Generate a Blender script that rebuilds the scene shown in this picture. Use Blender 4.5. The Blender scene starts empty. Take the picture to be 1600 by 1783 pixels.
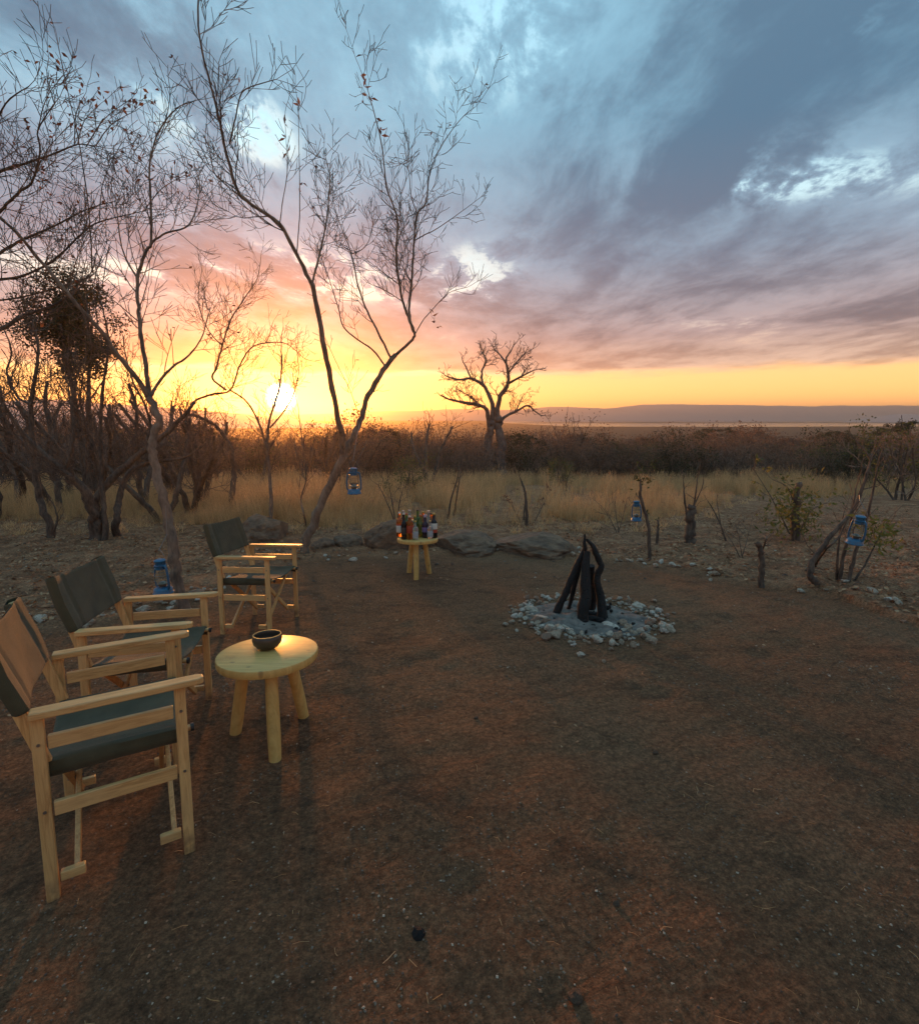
import bpy, math, random
import numpy as np
from mathutils import Vector, Matrix, Euler

# ------------------------------------------------------------------ camera
F_PX, CX, CY, EYE = 875.0, 800.0, 891.5, 725.0
PITCH = math.atan((CY - EYE) / F_PX)
CAM_H = 1.45
scn = bpy.context.scene
COL = scn.collection
cam_d = bpy.data.cameras.new('camera'); cam = bpy.data.objects.new('camera', cam_d); COL.objects.link(cam)
cam_d.sensor_fit = 'HORIZONTAL'; cam_d.sensor_width = 36.0; cam_d.lens = 36.0 * F_PX / 1600.0
cam_d.clip_start = 0.05; cam_d.clip_end = 20000
cam.location = (0, 0, CAM_H); cam.rotation_euler = (math.pi / 2 - PITCH, 0, 0)
scn.camera = cam
scn.view_settings.view_transform = 'Standard'; scn.view_settings.look = 'None'
scn.view_settings.exposure = 0.92; scn.view_settings.gamma = 1.0
scn.view_settings.use_curve_mapping = False
_c, _s = math.cos(PITCH), math.sin(PITCH)

def ray(px, py):
    a = (px - CX) / F_PX; b = (CY - py) / F_PX
    return Vector((a, _c + b * _s, -_s + b * _c))

def P(px, py, d):
    r = ray(px, py); return Vector((0, 0, CAM_H)) + r * (d / r.y)

# ------------------------------------------------------------------ sun direction (where the sun stands)
SUN = ray(490, 692).normalized()
SUN_EL = math.asin(SUN.z); SUN_AZ = math.atan2(SUN.x, SUN.y)

# ------------------------------------------------------------------ node helpers
class N:
    """tiny expression builder over a node tree"""
    def __init__(s, nt): s.nt = nt
    def node(s, t, **k):
        n = s.nt.nodes.new(t)
        for a, b in k.items(): setattr(n, a, b)
        return n
    def link(s, a, b): s.nt.links.new(a, b)
    def put(s, sock, v):
        if isinstance(v, bpy.types.NodeSocket): s.link(v, sock)
        else:
            if hasattr(sock, 'default_value'):
                try: sock.default_value = v
                except Exception:
                    sock.default_value = (*v, 1.0) if len(v) == 3 else v
    def m(s, op, a, b=0.0, c=None, clamp=False):
        n = s.node('ShaderNodeMath', operation=op, use_clamp=clamp)
        s.put(n.inputs[0], a); s.put(n.inputs[1], b)
        if c is not None: s.put(n.inputs[2], c)
        return n.outputs[0]
    def add(s, a, b): return s.m('ADD', a, b)
    def sub(s, a, b): return s.m('SUBTRACT', a, b)
    def mul(s, a, b): return s.m('MULTIPLY', a, b)
    def div(s, a, b): return s.m('DIVIDE', a, b)
    def mx(s, a, b): return s.m('MAXIMUM', a, b)
    def pw(s, a, b): return s.m('POWER', a, b)
    def smooth(s, v, lo, hi, a=0.0, b=1.0):
        n = s.node('ShaderNodeMapRange', interpolation_type='SMOOTHSTEP')
        s.put(n.inputs[0], v); s.put(n.inputs[1], lo); s.put(n.inputs[2], hi); s.put(n.inputs[3], a); s.put(n.inputs[4], b)
        return n.outputs[0]
    def vec(s, x, y, z):
        n = s.node('ShaderNodeCombineXYZ'); s.put(n.inputs[0], x); s.put(n.inputs[1], y); s.put(n.inputs[2], z)
        return n.outputs[0]
    def sep(s, v):
        n = s.node('ShaderNodeSeparateXYZ'); s.put(n.inputs[0], v); return n.outputs
    def noise(s, v, scale, detail=4, rough=0.55, dist=0.0, lac=2.0, color=False):
        n = s.node('ShaderNodeTexNoise', noise_dimensions='3D')
        s.put(n.inputs['Vector'], v); s.put(n.inputs['Scale'], scale); s.put(n.inputs['Detail'], detail)
        s.put(n.inputs['Roughness'], rough); s.put(n.inputs['Distortion'], dist); s.put(n.inputs['Lacunarity'], lac)
        return n.outputs['Color'] if color else n.outputs[0]
    def voro(s, v, scale, feature='F1', out='Distance', rnd=1.0):
        n = s.node('ShaderNodeTexVoronoi', feature=feature)
        s.put(n.inputs['Vector'], v); s.put(n.inputs['Scale'], scale)
        if 'Randomness' in n.inputs: s.put(n.inputs['Randomness'], rnd)
        return n.outputs[out]
    def vm(s, op, a, b):
        n = s.node('ShaderNodeVectorMath', operation=op); s.put(n.inputs[0], a); s.put(n.inputs[1], b)
        return n.outputs[1] if op in ('DOT_PRODUCT', 'DISTANCE', 'LENGTH') else n.outputs[0]
    def mix(s, f, a, b, bt='MIX', clampf=True):
        n = s.node('ShaderNodeMix', data_type='RGBA', blend_type=bt); n.clamp_factor = clampf
        s.put(n.inputs[0], f)
        for sock, v in ((n.inputs[6], a), (n.inputs[7], b)):
            if isinstance(v, bpy.types.NodeSocket): s.link(v, sock)
            else: sock.default_value = (*v, 1.0) if len(v) == 3 else v
        return n.outputs[2]
    def ramp(s, f, stops, interp='LINEAR'):
        n = s.node('ShaderNodeValToRGB'); cr = n.color_ramp; cr.interpolation = interp
        while len(cr.elements) > 1: cr.elements.remove(cr.elements[-1])
        for i, (p, c) in enumerate(stops):
            e = cr.elements[0] if i == 0 else cr.elements.new(p)
            e.position = p; e.color = (*c, 1.0)
        s.put(n.inputs[0], f); return n.outputs[0]

# ------------------------------------------------------------------ world: sunset sky with a broken cloud deck
def build_world():
    w = bpy.data.worlds.new('World'); scn.world = w; w.use_nodes = True
    nt = w.node_tree; nt.nodes.clear(); n = N(nt)
    out = n.node('ShaderNodeOutputWorld'); bg = n.node('ShaderNodeBackground')
    n.link(bg.outputs[0], out.inputs[0])
    D = n.node('ShaderNodeTexCoord').outputs['Generated']
    dx, dy, dz = n.sep(D)
    el = n.mul(n.m('ARCSINE', dz), 180 / math.pi)                     # elevation, degrees
    elc = n.mx(el, 0.0)
    cosd = n.vm('DOT_PRODUCT', D, tuple(SUN))
    ang = n.mul(n.m('ARCCOSINE', n.m('MINIMUM', cosd, 0.999999)), 180 / math.pi)   # degrees from the sun
    # clear air behind the clouds
    sky = n.node('ShaderNodeTexSky', sky_type='NISHITA', sun_disc=False)
    sky.sun_elevation = max(SUN_EL, math.radians(2.0)); sky.sun_rotation = SUN_AZ
    sky.altitude = 900; sky.air_density = 1.0; sky.dust_density = 1.6; sky.ozone_density = 1.5
    nish = n.mix(1.0, sky.outputs[0], (0.12, 0.12, 0.12), 'MULTIPLY')
    e01 = n.div(elc, 90.0)
    clear = n.ramp(e01, [(0.0, (1.1, 0.48, 0.17)), (0.020, (1.1, 0.50, 0.15)), (0.05, (0.85, 0.42, 0.15)),
                         (0.10, (0.66, 0.53, 0.42)), (0.16, (0.40, 0.47, 0.47)), (0.28, (0.28, 0.50, 0.58)),
                         (0.5, (0.27, 0.52, 0.68)), (1.0, (0.22, 0.44, 0.62))])
    clear = n.mix(0.25, clear, nish, 'ADD')
    near = n.smooth(ang, 24.0, 4.0)                                   # towards the sun
    clear = n.mix(n.mul(near, 0.45), clear, (0.80, 0.52, 0.26))
    # cloud sheet projected on a plane overhead
    k = n.add(n.mx(dz, 0.0), 0.07)
    u = n.div(dx, k); v = n.div(dy, k)
    pos = n.vec(n.mul(u, 1.0), n.mul(v, 0.55), 3.7)
    warp = n.noise(pos, 0.9, 3, 0.5, color=True)
    posw = n.vm('ADD', pos, n.vm('MULTIPLY', n.vm('SUBTRACT', warp, (0.5, 0.5, 0.5)), (0.55, 0.55, 0.0)))
    big = n.noise(posw, 0.62, 3, 0.5)
    mid = n.noise(n.vm('ADD', posw, (5.3, 2.1, 0)), 1.7, 6, 0.58)
    fine = n.noise(n.vm('ADD', posw, (1.3, 9.1, 0)), 5.2, 7, 0.66)
    # the deck is thinner to the left and around the open patches
    def patch(px, py, ru, rv):
        r = ray(px, py).normalized(); kk = r.z + 0.07
        cu, cv = r.x / kk, r.y / kk
        a = n.div(n.sub(u, cu), ru); b = n.div(n.sub(v, cv), rv)
        return n.m('EXPONENT', n.mul(n.add(n.mul(a, a), n.mul(b, b)), -1.0))
    holes = None
    for (px, py, ru, rv, amp) in [(1420, 300, 0.45, 0.16, 0.24), (1290, 335, 0.25, 0.12, 0.18), (830, 480, 0.26, 0.5, 0.15), (460, 470, 0.6, 0.5, 0.20), (640, 500, 0.5, 0.4, 0.14), (250, 480, 0.5, 0.3, 0.13),
                                  (260, 150, 0.25, 0.6, 0.11), (440, 225, 0.10, 0.16, 0.24), (900, 60, 0.22, 0.35, 0.13),
                                  (1480, 45, 0.05, 0.05, 0.28), (1200, 560, 0.5, 0.22, 0.08), (640, 120, 0.4, 0.4, 0.03)]:
        g = n.mul(n.mul(patch(px, py, ru, rv), amp), n.smooth(n.add(n.mul(mid, 0.4), n.mul(fine, 0.6)), 0.42, 0.56, 1.6, -0.1))
        holes = g if holes is None else n.add(holes, g)
    solid = None
    for (px, py, ru, rv, amp) in [(1050, 300, 0.35, 0.55, 0.10), (1330, 170, 0.5, 0.4, 0.10), (1300, 500, 0.9, 0.6, 0.12), (800, 230, 0.25, 0.3, 0.05)]:
        g = n.mul(patch(px, py, ru, rv), amp)
        solid = g if solid is None else n.add(solid, g)
    dens = n.add(n.mul(big, 0.75), n.add(n.mul(mid, 0.52), n.mul(fine, 0.24)))     # about 0.75 mean
    dens = n.add(n.sub(n.add(dens, solid), holes), n.smooth(dx, -0.5, 0.35, 0.035, 0.07))
    dens = n.sub(dens, n.smooth(el, 32, 70, 0.0, 0.12))
    cover = n.smooth(dens, 0.42, 0.70)
    thick = n.smooth(n.add(n.add(dens, 0.04), n.add(n.mul(n.sub(fine, 0.5), 0.42), n.mul(n.sub(mid, 0.5), 0.75))), 0.60, 1.16)
    # below about four and a half degrees the sky is open as far as the hills
    edge = n.add(el, n.mul(n.sub(n.noise(n.vec(n.mul(dx, 2.2), n.mul(dy, 2.2), n.mul(el, 0.25)), 2.4, 5, 0.6), 0.5), 2.6))
    low = n.smooth(edge, 4.0, 5.3)
    cover = n.mul(cover, low)
    cov2 = n.mx(cover, n.mul(n.smooth(edge, 4.2, 5.6), n.smooth(el, 13.0, 6.0, 0.0, 0.85)))   # stratus banks low down
    thin_c = n.ramp(e01, [(0.04, (0.62, 0.40, 0.27)), (0.09, (0.30, 0.225, 0.22)), (0.17, (0.18, 0.235, 0.30)), (0.30, (0.135, 0.265, 0.355)), (0.6, (0.18, 0.34, 0.44))])
    dark_c = n.ramp(e01, [(0.04, (0.32, 0.18, 0.12)), (0.09, (0.125, 0.100, 0.110)), (0.17, (0.090, 0.108, 0.150)), (0.28, (0.055, 0.110, 0.170)), (0.6, (0.08, 0.14, 0.20))])
    cloud = n.mix(thick, thin_c, dark_c)
    lowm = n.smooth(el, 8.5, 4.3)
    cloud = n.mix(n.mul(n.mul(near, lowm), 0.9), cloud, (0.70, 0.22, 0.07))         # reddened towards the sun
    cloud = n.mix(n.mul(n.smooth(ang, 60.0, 12.0), n.mul(n.smooth(el, 10.5, 5.0), 0.38)), cloud, (0.45, 0.20, 0.14))
    # silver linings: brighter where the sheet frays
    lining = n.mul(n.mul(n.smooth(cover, 0.0, 0.35), n.smooth(cover, 0.85, 0.35)), n.smooth(ang, 48.0, 14.0, 0.0, 1.0))
    cloud = n.mix(n.mul(lining, 0.6), cloud, (0.62, 0.58, 0.48))
    col = n.mix(cov2, clear, cloud)
    # light around the sun itself
    glow = n.m('EXPONENT', n.mul(ang, -1 / 3.2))
    halo = n.m('EXPONENT', n.mul(ang, -1 / 8.0))
    col = n.mix(1.0, col, n.mix(1.0, (0.6, 0.22, 0.015), n.vec(glow, glow, glow), 'MULTIPLY'), 'ADD')
    col = n.mix(1.0, col, n.mix(1.0, (0.30, 0.10, 0.01), n.vec(halo, halo, halo), 'MULTIPLY'), 'ADD')
    disc = n.smooth(ang, 1.7, 0.5, 0.0, 14.0)
    col = n.mix(1.0, col, n.mix(1.0, (1.0, 0.86, 0.55), n.vec(disc, disc, disc), 'MULTIPLY'), 'ADD', False)
    col = n.mix(n.smooth(el, 0.0, -2.0), col, (0.05, 0.035, 0.026))                 # the land below the horizon
    n.link(col, bg.inputs[0]); bg.inputs[1].default_value = 1.0
    w.cycles.sampling_method = 'MANUAL'; w.cycles.sample_map_resolution = 1024
build_world()

sun_d = bpy.data.lights.new('sun', 'SUN'); sun_o = bpy.data.objects.new('sun', sun_d); COL.objects.link(sun_o)
sun_d.energy = 3.3; sun_d.angle = math.radians(2.0); sun_d.color = (1.0, 0.36, 0.07)
sun_o.rotation_euler = SUN.to_track_quat('Z', 'Y').to_euler(); sun_o.location = (0, 0, 30)
scn.cycles.max_bounces = 8; scn.cycles.transparent_max_bounces = 16; scn.cycles.volume_bounces = 0

# ------------------------------------------------------------------ terrain
SLOPE = 0.077
def _hash(ix, iy, seed):
    h = (ix.astype(np.int64) * 374761393 + iy.astype(np.int64) * 668265263 + seed * 982451653) & 0x7fffffff
    h = ((h ^ (h >> 13)) * 1274126177) & 0x7fffffff
    return ((h ^ (h >> 16)) & 0xffff) / 65535.0
def vnoise(x, y, seed=0):
    x = np.asarray(x, float); y = np.asarray(y, float)
    ix, iy = np.floor(x), np.floor(y); fx, fy = x - ix, y - iy
    fx = fx * fx * (3 - 2 * fx); fy = fy * fy * (3 - 2 * fy)
    a = _hash(ix, iy, seed); b = _hash(ix + 1, iy, seed); c = _hash(ix, iy + 1, seed); d = _hash(ix + 1, iy + 1, seed)
    return (a * (1 - fx) + b * fx) * (1 - fy) + (c * (1 - fx) + d * fx) * fy - 0.5
PLAIN = -10.4
def base_z(y):
    y = np.asarray(y, float)
    z = -SLOPE * np.clip(y, -6, 60)
    t = np.clip((y - 60) / 150.0, 0, 1)
    z0, m0 = -SLOPE * 60, -SLOPE * 150
    hz = (2*t**3 - 3*t**2 + 1) * z0 + (t**3 - 2*t**2 + t) * m0 + (-2*t**3 + 3*t**2) * PLAIN
    return np.where(y > 60, hz, z)
def G0(px, py):
    r = ray(px, py); lo, hi = 0.3, 3000.0
    for _ in range(60):
        mid = math.sqrt(lo * hi); p = r * (mid / r.y)
        if CAM_H + p.z > float(base_z(mid)): lo = mid
        else: hi = mid
    return r.x * lo / r.y, lo
_edge = [G0(*q) for q in [(-260, 1180), (-120, 1130), (60, 1085), (200, 1080), (300, 1062), (350, 1030), (450, 992), (560, 976), (700, 970), (850, 962), (1000, 970), (1170, 992), (1290, 1012), (1450, 1040), (1600, 1082), (1760, 1140), (1900, 1200)]]
_ex = np.array([a for a, b in _edge]); _ey = np.array([b for a, b in _edge])
_o = np.argsort(_ex); _ex, _ey = _ex[_o], _ey[_o]
def clear_mask(x, y):
    yb = np.interp(x, _ex, _ey) + 0.25 * vnoise(np.asarray(x) * 1.7, np.asarray(y) * 0 + 3, 5)
    m = np.clip((yb - y) / 0.5 + 0.5, 0, 1)
    side = np.clip((4.4 - np.abs(np.asarray(x) - 0.3)) / 0.6, 0, 1)
    return m * side
FIRE = G0(1022, 1072)
def gz(x, y):
    x = np.asarray(x, float); y = np.asarray(y, float)
    z = base_z(y)
    near = np.clip((40 - y) / 20, 0, 1)
    c = clear_mask(x, y)
    rough = 0.022 * vnoise(x * .9, y * .9, 1) + 0.020 * vnoise(x * 2.3, y * 2.3, 2) + 0.018 * vnoise(x * 5, y * 5, 3) + 0.010 * vnoise(x * 11, y * 11, 4)
    z = z + near * rough * (1.0 + 1.6 * (1 - c)) + near * (1 - c) * 0.05
    z = z + np.clip((y - 15) / 40, 0, 1) * np.clip((400 - y) / 200, 0, 1) * 1.2 * vnoise(x * .03, y * .03, 7)
    r = np.hypot(x - FIRE[0], y - FIRE[1])
    return z - 0.05 * np.exp(-(r / .42) ** 4)
def gzf(x, y): return float(gz(np.array([x]), np.array([y]))[0])
def Gd(px, py):
    x, y = G0(px, py); return Vector((x, y, gzf(x, y)))

# ------------------------------------------------------------------ mesh helpers
class MB:
    def __init__(s): s.v = []; s.f = []; s.mi = []; s.cur = 0
    def _add(s, vs, fs):
        o = len(s.v); s.v.extend(vs)
        for f in fs: s.f.append(tuple(i + o for i in f)); s.mi.append(s.cur)
        return s
    def box(s, c, size, rot=None):
        hx, hy, hz = size[0] / 2, size[1] / 2, size[2] / 2
        vs = [Vector((x, y, z)) for x in (-hx, hx) for y in (-hy, hy) for z in (-hz, hz)]
        if rot is not None: vs = [rot @ v for v in vs]
        vs = [tuple(v + Vector(c)) for v in vs]
        return s._add(vs, [(0, 1, 3, 2), (4, 6, 7, 5), (0, 4, 5, 1), (2, 3, 7, 6), (0, 2, 6, 4), (1, 5, 7, 3)])
    def bar(s, a, b, w, t, upv=(0, 1, 0)):
        """box bar from a to b, w across upv-normal, t along upv"""
        a, b = Vector(a), Vector(b); d = (b - a); L = d.length; d.normalize()
        u = Vector(upv); u = (u - d * u.dot(d)).normalized(); sd = d.cross(u)
        M = Matrix((sd, u, d)).transposed()
        return s.box((a + b) / 2, (w, t, L), M)
    def tube(s, pts, rad, n=6, cap=True):
        o = len(s.v); k = len(pts)
        prev = None
        for i, p in enumerate(pts):
            a = pts[i - 1] if i else p; b = pts[i + 1] if i < k - 1 else p
            t = (b - a)
            if t.length < 1e-9: t = Vector((0, 0, 1))
            t = t.normalized()
            if prev is None:
                ref = Vector((1, 0, 0)) if abs(t.x) < .8 else Vector((0, 1, 0))
                u = (ref - t * ref.dot(t)).normalized()
            else:
                u = prev - t * prev.dot(t)
                u = u.normalized() if u.length > 1e-6 else Vector((1, 0, 0))
            prev = u; w = t.cross(u); r = rad[i]
            for j in range(n):
                an = 2 * math.pi * j / n
                q = p + u * (math.cos(an) * r) + w * (math.sin(an) * r)
                s.v.append((q.x, q.y, q.z))
        for i in range(k - 1):
            for j in range(n):
                j2 = (j + 1) % n
                s.f.append((o + i*n + j, o + i*n + j2, o + (i+1)*n + j2, o + (i+1)*n + j)); s.mi.append(s.cur)
        if cap and n > 3:
            s.f.append(tuple(o + j for j in reversed(range(n)))); s.mi.append(s.cur)
            s.f.append(tuple(o + (k-1)*n + j for j in range(n))); s.mi.append(s.cur)
        return s
    def lathe(s, prof, n=20, c=(0, 0, 0), sx=1.0, sy=1.0, closed=True):
        o = len(s.v); k = len(prof)
        for r, z in prof:
            for j in range(n):
                a = 2 * math.pi * j / n
                s.v.append((c[0] + r * math.cos(a) * sx, c[1] + r * math.sin(a) * sy, c[2] + z))
        for i in range(k - 1):
            for j in range(n):
                j2 = (j + 1) % n
                s.f.append((o + i*n + j, o + i*n + j2, o + (i+1)*n + j2, o + (i+1)*n + j)); s.mi.append(s.cur)
        if closed:
            s.f.append(tuple(o + j for j in reversed(range(n)))); s.mi.append(s.cur)
            s.f.append(tuple(o + (k-1)*n + j for j in range(n))); s.mi.append(s.cur)
        return s
    def leaf(s, p, d, nrm, L, W):
        """bent leaf: four faces in a diamond along d"""
        sd = d.cross(nrm)
        if sd.length < 1e-6: sd = d.orthogonal()
        sd.normalize(); nn = sd.cross(d).normalized()
        m = p + d * (L * .45)
        pts = [p, m + sd * W * .5 + nn * W * .15, p + d * L - nn * L * .12, m - sd * W * .5 + nn * W * .15, m]
        o = len(s.v); s.v.extend((q.x, q.y, q.z) for q in pts)
        for f in ((0, 1, 4), (1, 2, 4), (2, 3, 4), (3, 0, 4)): s.f.append(tuple(o + i for i in f)); s.mi.append(s.cur)
    def mesh(s, name, mats, smooth=False, bevel=0):
        me = bpy.data.meshes.new(name)
        me.from_pydata(s.v, [], s.f)
        for m in (mats if isinstance(mats, (list, tuple)) else [mats]): me.materials.append(m)
        if isinstance(mats, (list, tuple)) and len(mats) > 1: me.polygons.foreach_set('material_index', s.mi)
        if smooth: me.polygons.foreach_set('use_smooth', [True] * len(me.polygons))
        me.update()
        return me

def link(name, me, parent=None, loc=None, rot=None, scale=None):
    o = bpy.data.objects.new(name, me); COL.objects.link(o)
    if parent is not None: o.parent = parent
    if loc is not None: o.location = loc
    if rot is not None: o.rotation_euler = rot
    if scale is not None: o.scale = scale if not isinstance(scale, (int, float)) else (scale,) * 3
    return o
def obj(name, mb, mat, parent=None, loc=None, smooth=False, bevel=0.0, auto=None):
    o = link(name, mb.mesh(name, mat, smooth or auto is not None), parent, loc)
    if bevel:
        b = o.modifiers.new('bevel', 'BEVEL'); b.width = bevel; b.segments = 2; b.limit_method = 'ANGLE'; b.angle_limit = math.radians(40)
    if auto is not None:
        o.data.set_sharp_from_angle(angle=math.radians(auto))
    return o
def tag(o, label=None, cat=None, group=None, kind=None):
    if label: o['label'] = label
    if cat: o['category'] = cat
    if group: o['group'] = group
    if kind: o['kind'] = kind
    return o
def thing(name, label, cat, loc=(0, 0, 0), rot=(0, 0, 0), group=None):
    return tag(link(name, None, None, loc, rot), label, cat, group)
def copy_tree(o, parent=None):
    c = o.copy(); COL.objects.link(c); c.parent = parent
    for ch in list(o.children): copy_tree(ch, c)
    return c
def tilt(r):
    n = Vector((0, SLOPE, 1)).normalized()
    return (Vector((0, 0, 1)).rotation_difference(n).to_matrix() @ Matrix.Rotation(r, 3, 'Z')).to_euler()

# ------------------------------------------------------------------ materials
def mat(name, build):
    m = bpy.data.materials.new(name); m.use_nodes = True; nt = m.node_tree
    b = nt.nodes['Principled BSDF']; n = N(nt); n.b = b
    n.obj = lambda: n.node('ShaderNodeTexCoord').outputs['Object']
    n.pos = lambda: n.node('ShaderNodeNewGeometry').outputs['Position']
    n.isl = lambda: n.node('ShaderNodeNewGeometry').outputs['Random Per Island']
    n.orand = lambda: n.node('ShaderNodeObjectInfo').outputs['Random']
    def bump(h, strength=.4, dist=.01):
        bn = n.node('ShaderNodeBump'); n.put(bn.inputs['Height'], h); bn.inputs['Strength'].default_value = strength; bn.inputs['Distance'].default_value = dist
        n.link(bn.outputs[0], b.inputs['Normal'])
    n.bump = bump
    def thin(col, amt=.5):
        """thin leaf: part of the light comes through"""
        tr = n.node('ShaderNodeBsdfTranslucent'); n.put(tr.inputs[0], col); ms = n.node('ShaderNodeMixShader'); ms.inputs[0].default_value = amt
        n.link(b.outputs[0], ms.inputs[1]); n.link(tr.outputs[0], ms.inputs[2]); n.link(ms.outputs[0], nt.nodes['Material Output'].inputs[0])
    n.thin = thin
    build(n, b.inputs); return m
M = {}
def _(name):
    def deco(fn): M[name] = mat(name, fn); return fn
    return deco

@_('soil')
def f(n, i):
    p = n.pos()
    a = n.node('ShaderNodeAttribute', attribute_name='clear').outputs['Fac']
    big = n.noise(p, .55, 4, .6, .6); med = n.noise(n.vm('MULTIPLY', p, (1.0, 1.7, 1)), 2.1, 6, .65, .8)
    fine = n.noise(p, 46, 7, .78); grit = n.noise(p, 150, 3, .7); cell = n.voro(p, 95, 'F1', 'Color')
    red = n.smooth(n.add(n.mul(big, .6), n.mul(med, .4)), .40, .62)
    col = n.mix(red, (.225, .116, .064), (.29, .140, .074))
    col = n.mix(n.smooth(med, .48, .70), col, (.140, .076, .045))
    grey = n.smooth(n.noise(n.vm('ADD', p, (7, 3, 0)), .42, 3, .5), .50, .66)
    col = n.mix(n.mul(grey, .7), col, (.265, .155, .090))
    col = n.mix(n.smooth(n.noise(n.vm('ADD', p, (2.2, 13, 0)), 5.0, 7, .75, 1.2), .50, .68, 0, .5), col, (.07, .046, .031))
    out = n.mix(n.smooth(n.noise(p, 3.3, 6, .7), .35, .7), (.25, .125, .07), (.48, .27, .155))
    far = n.smooth(n.sep(p)[1], 40, 300)
    out = n.mix(far, out, (.10, .066, .045))
    col = n.mix(a, out, col)
    col = n.mix(1.0, col, n.ramp(n.add(n.mul(fine, .7), n.mul(grit, .3)), [(.32, (.22, .20, .18)), (.50, (.9, .88, .85)), (.68, (2.2, 2.0, 1.75))]), 'MULTIPLY')
    sp = n.smooth(n.voro(p, 60, 'F1', 'Distance'), .16, .08)
    sp = n.mul(sp, n.smooth(n.sep(n.voro(p, 60, 'F1', 'Color'))[0], .90, .93))
    col = n.mix(n.mul(sp, .7), col, (.24, .19, .14))
    n.put(i['Base Color'], col); i['Roughness'].default_value = .95; i['Specular IOR Level'].default_value = .15
    px_, py_, pz_ = n.sep(p); scuff = n.noise(n.vec(n.add(n.mul(px_, 2.2), n.mul(py_, 1.2)), n.add(n.mul(px_, -4.5), n.mul(py_, 8.0)), 0.0), 1.6, 6, .7, .7)
    col = n.mix(n.smooth(scuff, .56, .68, 0, .5), col, (.085, .055, .036)); n.put(i['Base Color'], col)
    h = n.add(n.mul(scuff, 1.1), n.mul(n.noise(p, 9, 6, .7), .9)); h = n.add(n.add(h, n.mul(fine, .35)), n.mul(grit, .12))
    n.bump(h, 1.0, .06)
def bark(c0, c1, sc=30):
    def f(n, i):
        p = n.obj(); a = n.noise(n.vm('MULTIPLY', p, (1, 1, .3)), sc, 6, .65); b = n.noise(p, 4, 3, .5)
        n.put(i['Base Color'], n.mix(n.smooth(n.add(n.mul(a, .6), n.mul(b, .4)), .35, .65), c0, c1)); i['Roughness'].default_value = .9
        n.bump(a, .8, .012)
    return f
M['bark'] = mat('bark', bark((.045, .033, .027), (.16, .115, .085)))
M['pale_bark'] = mat('pale_bark', bark((.09, .065, .05), (.26, .19, .14)))
M['grey_bark'] = mat('grey_bark', bark((.08, .06, .055), (.20, .155, .13), 4))
M['twig'] = mat('twig', bark((.07, .05, .04), (.17, .115, .085), 18))
M['shrub_twig'] = mat('shrub_twig', bark((.13, .085, .062), (.28, .19, .14), 6))
def leafmat(cols, tr=.5, rough=.7):
    def f(n, i):
        k = len(cols); c = n.ramp(n.isl(), [(j / k, c) for j, c in enumerate(cols)], 'CONSTANT')
        c = n.mix(n.smooth(n.orand(), 0, 1, 0, .35), c, (.05, .035, .028)) if tr > .3 else c
        n.put(i['Base Color'], c); i['Roughness'].default_value = rough
        n.thin(c, tr)
    return f
M['dry_leaf'] = mat('dry_leaf', leafmat([(.25, .14, .085), (.18, .105, .07), (.32, .19, .11), (.14, .09, .065), (.23, .14, .09)], .45))
M['red_leaf'] = mat('red_leaf', leafmat([(.20, .085, .05), (.13, .06, .045), (.26, .12, .06), (.10, .05, .04)], .5))
M['green_leaf'] = mat('green_leaf', leafmat([(.11, .13, .03), (.16, .17, .04), (.08, .10, .03), (.20, .17, .05)], .45))
M['dark_leaf'] = mat('dark_leaf', leafmat([(.055, .06, .025), (.075, .07, .03), (.05, .045, .022)], .35))
M['yellow_leaf'] = mat('yellow_leaf', leafmat([(.36, .27, .07), (.30, .24, .08), (.24, .22, .06)], .5))
M['straw'] = mat('straw', leafmat([(.84, .54, .26), (.70, .42, .18), (.90, .63, .34), (.54, .31, .14), (.80, .52, .25)], .5, .6))
M['litter'] = mat('litter', leafmat([(.34, .16, .075), (.22, .11, .055), (.42, .22, .11), (.16, .08, .045), (.46, .28, .15), (.33, .13, .05)], .15, .8))

@_('wood')
def f(n, i):
    p = n.obj(); r = n.orand()
    q = n.vm('ADD', p, n.vec(n.mul(r, 7), n.mul(r, 3), r))
    g = n.noise(n.vm('MULTIPLY', q, (60, 5, 60)), 1.0, 7, .7, 1.5); k = n.noise(q, 5, 3, .5)
    c = n.mix(n.smooth(g, .35, .7), (.72, .43, .17), (.44, .22, .075))
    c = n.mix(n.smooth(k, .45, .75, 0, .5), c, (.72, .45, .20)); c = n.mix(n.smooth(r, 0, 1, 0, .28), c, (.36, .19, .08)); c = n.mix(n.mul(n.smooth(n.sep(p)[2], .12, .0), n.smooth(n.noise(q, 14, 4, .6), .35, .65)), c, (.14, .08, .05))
    n.put(i['Base Color'], c); i['Roughness'].default_value = .45; n.bump(g, .12, .003)
@_('wood_upright')
def f(n, i):
    p = n.obj(); r = n.orand()
    q = n.vm('ADD', p, n.vec(n.mul(r, 7), n.mul(r, 3), r))
    g = n.noise(n.vm('MULTIPLY', q, (60, 60, 5)), 1.0, 7, .7, 1.5); k = n.noise(q, 5, 3, .5)
    c = n.mix(n.smooth(g, .35, .7), (.72, .43, .17), (.44, .22, .075))
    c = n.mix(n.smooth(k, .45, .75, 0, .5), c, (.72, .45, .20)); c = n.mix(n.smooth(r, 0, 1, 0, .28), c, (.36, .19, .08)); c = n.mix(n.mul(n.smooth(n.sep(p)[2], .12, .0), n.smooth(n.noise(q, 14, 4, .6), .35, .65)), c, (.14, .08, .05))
    n.put(i['Base Color'], c); i['Roughness'].default_value = .45; n.bump(g, .12, .003)
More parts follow.
